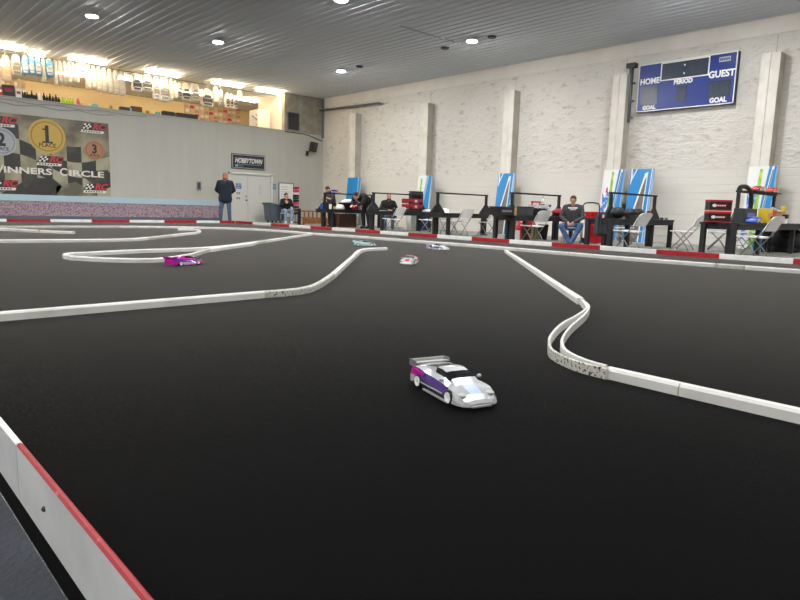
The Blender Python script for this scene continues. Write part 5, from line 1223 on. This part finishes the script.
HS = [(0, 9, 57, 88, 'tan'), (10, 19, 58, 82, 'tan'), (20, 29, 57, 77, 'grey'), (30, 36, 56, 76, 'blue'), (36.5, 42, 57, 76, 'blue'), (42.5, 48.5, 57, 77, 'blue'), (49, 52.5, 61, 83, 'clear'), (53, 60, 61, 78, 'blue'), (60.5, 64, 62, 86, 'clear'),
      (64.5, 68.5, 60, 84, 'clear'), (69, 73, 60, 85, 'clear'), (73.5, 77, 61, 84, 'clear'), (77.5, 81, 62, 83, 'clear'), (81.5, 85, 63, 84, 'clear'),
      (91.5, 96, 66, 90, 'clear'), (96.5, 101, 66, 89, 'clear'), (101.5, 106, 67, 92, 'clear'), (106.5, 111.5, 68, 93, 'clear'), (112, 117, 68, 94, 'clear'), (118, 123, 70, 95, 'clear'), (123.5, 129, 70, 96, 'clear'),
      (136, 145, 72, 92, 'wdark'), (145.5, 155.5, 73, 92, 'wdark'), (156.5, 162, 77, 100, 'white'), (162.5, 171.5, 78, 102, 'white'), (172, 175.5, 80, 101, 'clear'), (176, 179.5, 82, 99, 'clear'),
      (180, 183.5, 84, 98, 'dark'), (184, 192, 84, 101, 'dark'), (193, 201, 85, 101, 'grey'), (203, 214, 90, 107, 'dark'), (214.5, 219.5, 88, 103, 'clear'), (220, 224, 91, 105, 'grey'), (226.5, 230, 94, 108, 'dark'), (230.5, 233.5, 95, 108, 'dark'), (234, 237.5, 96, 109, 'dark'), (238, 243, 90, 101, 'clear')]
KN = {'tan': 'tan bagged car shell', 'grey': 'grey bagged car shell', 'blue': 'blue car shell', 'clear': 'clear bagged car shell', 'wdark': 'large white car shell with dark windows', 'white': 'tall white car shell with grey windows', 'dark': 'dark bagged car shell'}
cnt = {}
for h_ in HS: cnt[h_[4]] = cnt.get(h_[4], 0)+1
seen = {}
for h_ in HS:
    k = h_[4]; seen[k] = seen.get(k, 0)+1
    hung(*h_, '%s hanging in the shop, %s from the left' % (KN[k], ORD[seen[k]-1]))
# hanging price sign
x0, x1 = P_(85.5, RY), P_(91.5, RY); t = thing('hanging_sign', 'tan hanging price sign between the clear bagged shells', 'sign', ((x0+x1)/2, RY, TZ)); zt = WY(88, 62, RY).z-TZ; zb = WY(88, 79, RY).z-TZ
MB().box((0, -.02, (zt+zb)/2), (x1-x0, .02, zt-zb)).build('board', 'card', t); q = MB()
for i in range(3): q.box((0, -.034, zt-.12-i*.24), ((x1-x0)*.6, .006, .05))
q.build('printing', 'brown', t); MB().bar((-.1, -.01, zt-.02), (-.1, -.01, .0), .01).bar((.1, -.01, zt-.02), (.1, -.01, .0), .01).build('hanger', 'steel', t)
# goods on the ledge
LY = YB+.1
def ledge_x(px): return P_(px, LY)
def bottle(px, r, h, m, cap, label, group):
    t = thing('paint_bottle', label, 'bottle', (ledge_x(px), LY, ZL+.03), 0, group); MB().lathe([(r, 0), (r, h*.62), (r*.55, h*.74)], n=10).build('body', m, t, smooth=False); MB().lathe([(r*.5, h*.72), (r*.5, h)], n=10).build('cap', cap, t)
box_item('goods_box', 'yellow box at the left end of the shop ledge', 'box', (ledge_x(1.5), LY, ZL+.03), (.2, .2, .3), 'yellow', front='red')
box_item('goods_box', 'red and white box beside the yellow box on the shop ledge', 'box', (ledge_x(7.2), LY, ZL+.03), (.14, .2, .26), 'red', front='paper')
box_item('goods_box', 'dark grey box with red label on the shop ledge', 'box', (ledge_x(15.5), LY, ZL+.03), (.34, .2, .36), 'dark_grey', front='dark_red')
box_item('goods_box', 'small white box with red label right of the dark grey box', 'box', (ledge_x(25), LY, ZL+.03), (.18, .2, .28), 'paper', front='red')
for i in range(7): bottle(29.5+i*2.2, .036, .22+.07*(i % 3 == 1), 'black', 'paper' if i % 2 else 'black', 'small black paint bottle on the ledge, %s right of the white box' % ORD[i], 'black paint bottles on the shop ledge')
bottle(46.2, .05, .28, 'paper', 'paper', 'white bottle between the two rows of black bottles on the ledge', 'bottles on the shop ledge')
for i in range(6): bottle(50+i*2.9, .045, .26-.07*(i % 2), 'hoodie_black', 'navy', 'black capped bottle on the shop ledge, %s of the six left of the green bottles' % ORD[i], 'black capped bottles on the shop ledge')
for i in range(5): bottle(68.3+i*2.5, .042, .19, 'lime', 'green', 'bright green bottle on the shop ledge, %s of five from the left' % ORD[i], 'green bottles on the shop ledge')
bottle(83, .055, .22, 'pink', 'magenta', 'bright pink bottle right of the green bottles on the ledge', 'bottles on the shop ledge')
box_item('goods_box', 'flat tan box right of the pink bottle on the ledge', 'box', (ledge_x(89), LY, ZL+.03), (.22, .18, .08), 'card')
box_item('goods_box', 'small teal box alone on the ledge', 'box', (ledge_x(99.5), LY, ZL+.03), (.18, .16, .1), 'teal')
bottle(115, .05, .16, 'olive', 'tan', 'small brown jar alone on the ledge under the clear shells', 'bottles on the shop ledge')
box_item('goods_box', 'long dark box with white end on the ledge', 'box', (ledge_x(128), LY, ZL+.03), (.36, .18, .13), 'dark_grey')
box_item('goods_box', 'small white box at the end of the long dark box', 'box', (ledge_x(133.5), LY, ZL+.03), (.09, .16, .12), 'pale_blue')
box_item('goods_box', 'dark brown box on the ledge under the two large white shells', 'box', (ledge_x(139.5), LY, ZL+.03), (.38, .18, .2), 'brown')
for px, m_, lab, w_ in ((146, 'yellow', 'yellow package on the ledge right of the dark brown box', .16), (150, 'wood', 'small brown package on the ledge between two yellow ones', .12), (153, 'yellow', 'second yellow package on the ledge left of the blue one', .12), (160.5, 'teal', 'small blue package on the ledge left of the long black boxes', .16)):
    box_item('package', lab, 'package', (ledge_x(px), LY, ZL+.03), (w_, .14, .1), m_, bev=.008)
box_item('goods_box', 'left long black box on the ledge', 'box', (ledge_x(170.5), LY, ZL+.03), (.46, .2, .17), 'black'); box_item('goods_box', 'right long black box on the ledge', 'box', (ledge_x(188.5), LY, ZL+.03), (.86, .2, .17), 'black', handle=None)
# pegboard of small packages on the back wall, white cabinet, garage door, white post lamp
GYB = YS-.03
def peg(px0, px1, py0, py1, nx, nz, label, groupname, cols):
    a, b_ = WY(px0, py0, GYB), WY(px1, py1, GYB); xa, xb, zt, zb = a.x, b_.x, max(a.z, b_.z), min(a.z, b_.z)-.3
    tag(MB().box(((xa+xb)/2, GYB, (zt+zb)/2), (xb-xa, .04, zt-zb)).build('pegboard', 'card'), label, 'pegboard')
    first = None; k = 0
    for i in range(nx):
        for j in range(nz):
            x = xa+(i+.5)*(xb-xa)/nx; z = zt-(j+.5)*(zt-zb)/nz
            q = 'tan package on the %s, row %d from the top, %s from the left' % (label.split(' of ')[0], j+1, ORD[i])
            if first is None or cols[k % len(cols)] not in first:
                m_ = MB(); m_.box((0, 0, 0), ((xb-xa)/nx*.7, .06, (zt-zb)/nz*.62)); o = m_.build('hanging_package', cols[k % len(cols)]); first = first or {}; first[cols[k % len(cols)]] = o
            else: o = first[cols[k % len(cols)]].copy(); COL.objects.link(o)
            o.location = (x, GYB-.06, z); tag(o, q.replace('tan', {'card': 'tan', 'shell_tan': 'brown', 'shell_white': 'white', 'pink': 'pink'}[cols[k % len(cols)]]), 'package', groupname); k += 1
peg(184, 240, 100, 121, 12, 5, 'wide pegboard of small packages under the dark hanging shells', 'packages on the wide pegboard', ['card', 'shell_tan', 'shell_white', 'card', 'shell_white', 'shell_tan', 'pink'])
peg(0, 26, 72, 96, 6, 4, 'left pegboard of small packages behind the tan shells', 'packages on the left pegboard', ['shell_tan', 'shell_white', 'card'])
t = thing('roll_door', 'tan ribbed roll door at the back of the shop', 'roll door', (WY(252, 120, GYB).x, GYB-.04, 3.9)); q = MB()
for i in range(14): q.box((0, 0, -1.05+i*.13), (2.0, .05, .115))
q.build('curtain', 'store_wall', t); MB().box((1.06, 0, -.2), (.1, .1, 2.0)).box((-1.06, 0, -.2), (.1, .1, 2.0)).build('frame', 'tan', t)
xa = WY(264, 120, YB+2.2).x; t = thing('white_cabinet', 'white cabinet with pink marks beside the white shop wall', 'cabinet', (JX-.36, YB+1.5, 2.8))
MB().box((0, 0, 1.08), (.6, .8, 2.16)).build('body', 'store_white', t); MB().box((-.31, 0, 1.08), (.02, .74, 2.08)).build('door', 'paper', t)
q = MB()
for z in (1.5, 1.7, 1.9): q.box((-.325, -.25, z), (.012, .06, .06))
q.build('mark', 'pink', t); MB().bar((-.33, .1, 1.9), (-.33, -.3, 1.72), .03).build('hose', 'purple', t)
# ------------------------------------------------------------------ render look
w = bpy.data.worlds.new('world'); S.world = w; w.use_nodes = True; w.node_tree.nodes['Background'].inputs[0].default_value = (.02, .02, .022, 1)
S.view_settings.view_transform = 'Standard'; S.view_settings.look = 'None'; S.view_settings.gamma = 1; S.view_settings.use_curve_mapping = False
S.view_settings.exposure = EXPO if 'EXPO' in globals() else 0.0
S.cycles.use_denoising = True; S.cycles.max_bounces = 8; S.cycles.diffuse_bounces = 5; S.cycles.transparent_max_bounces = 12
S.cycles.sample_clamp_indirect = 6
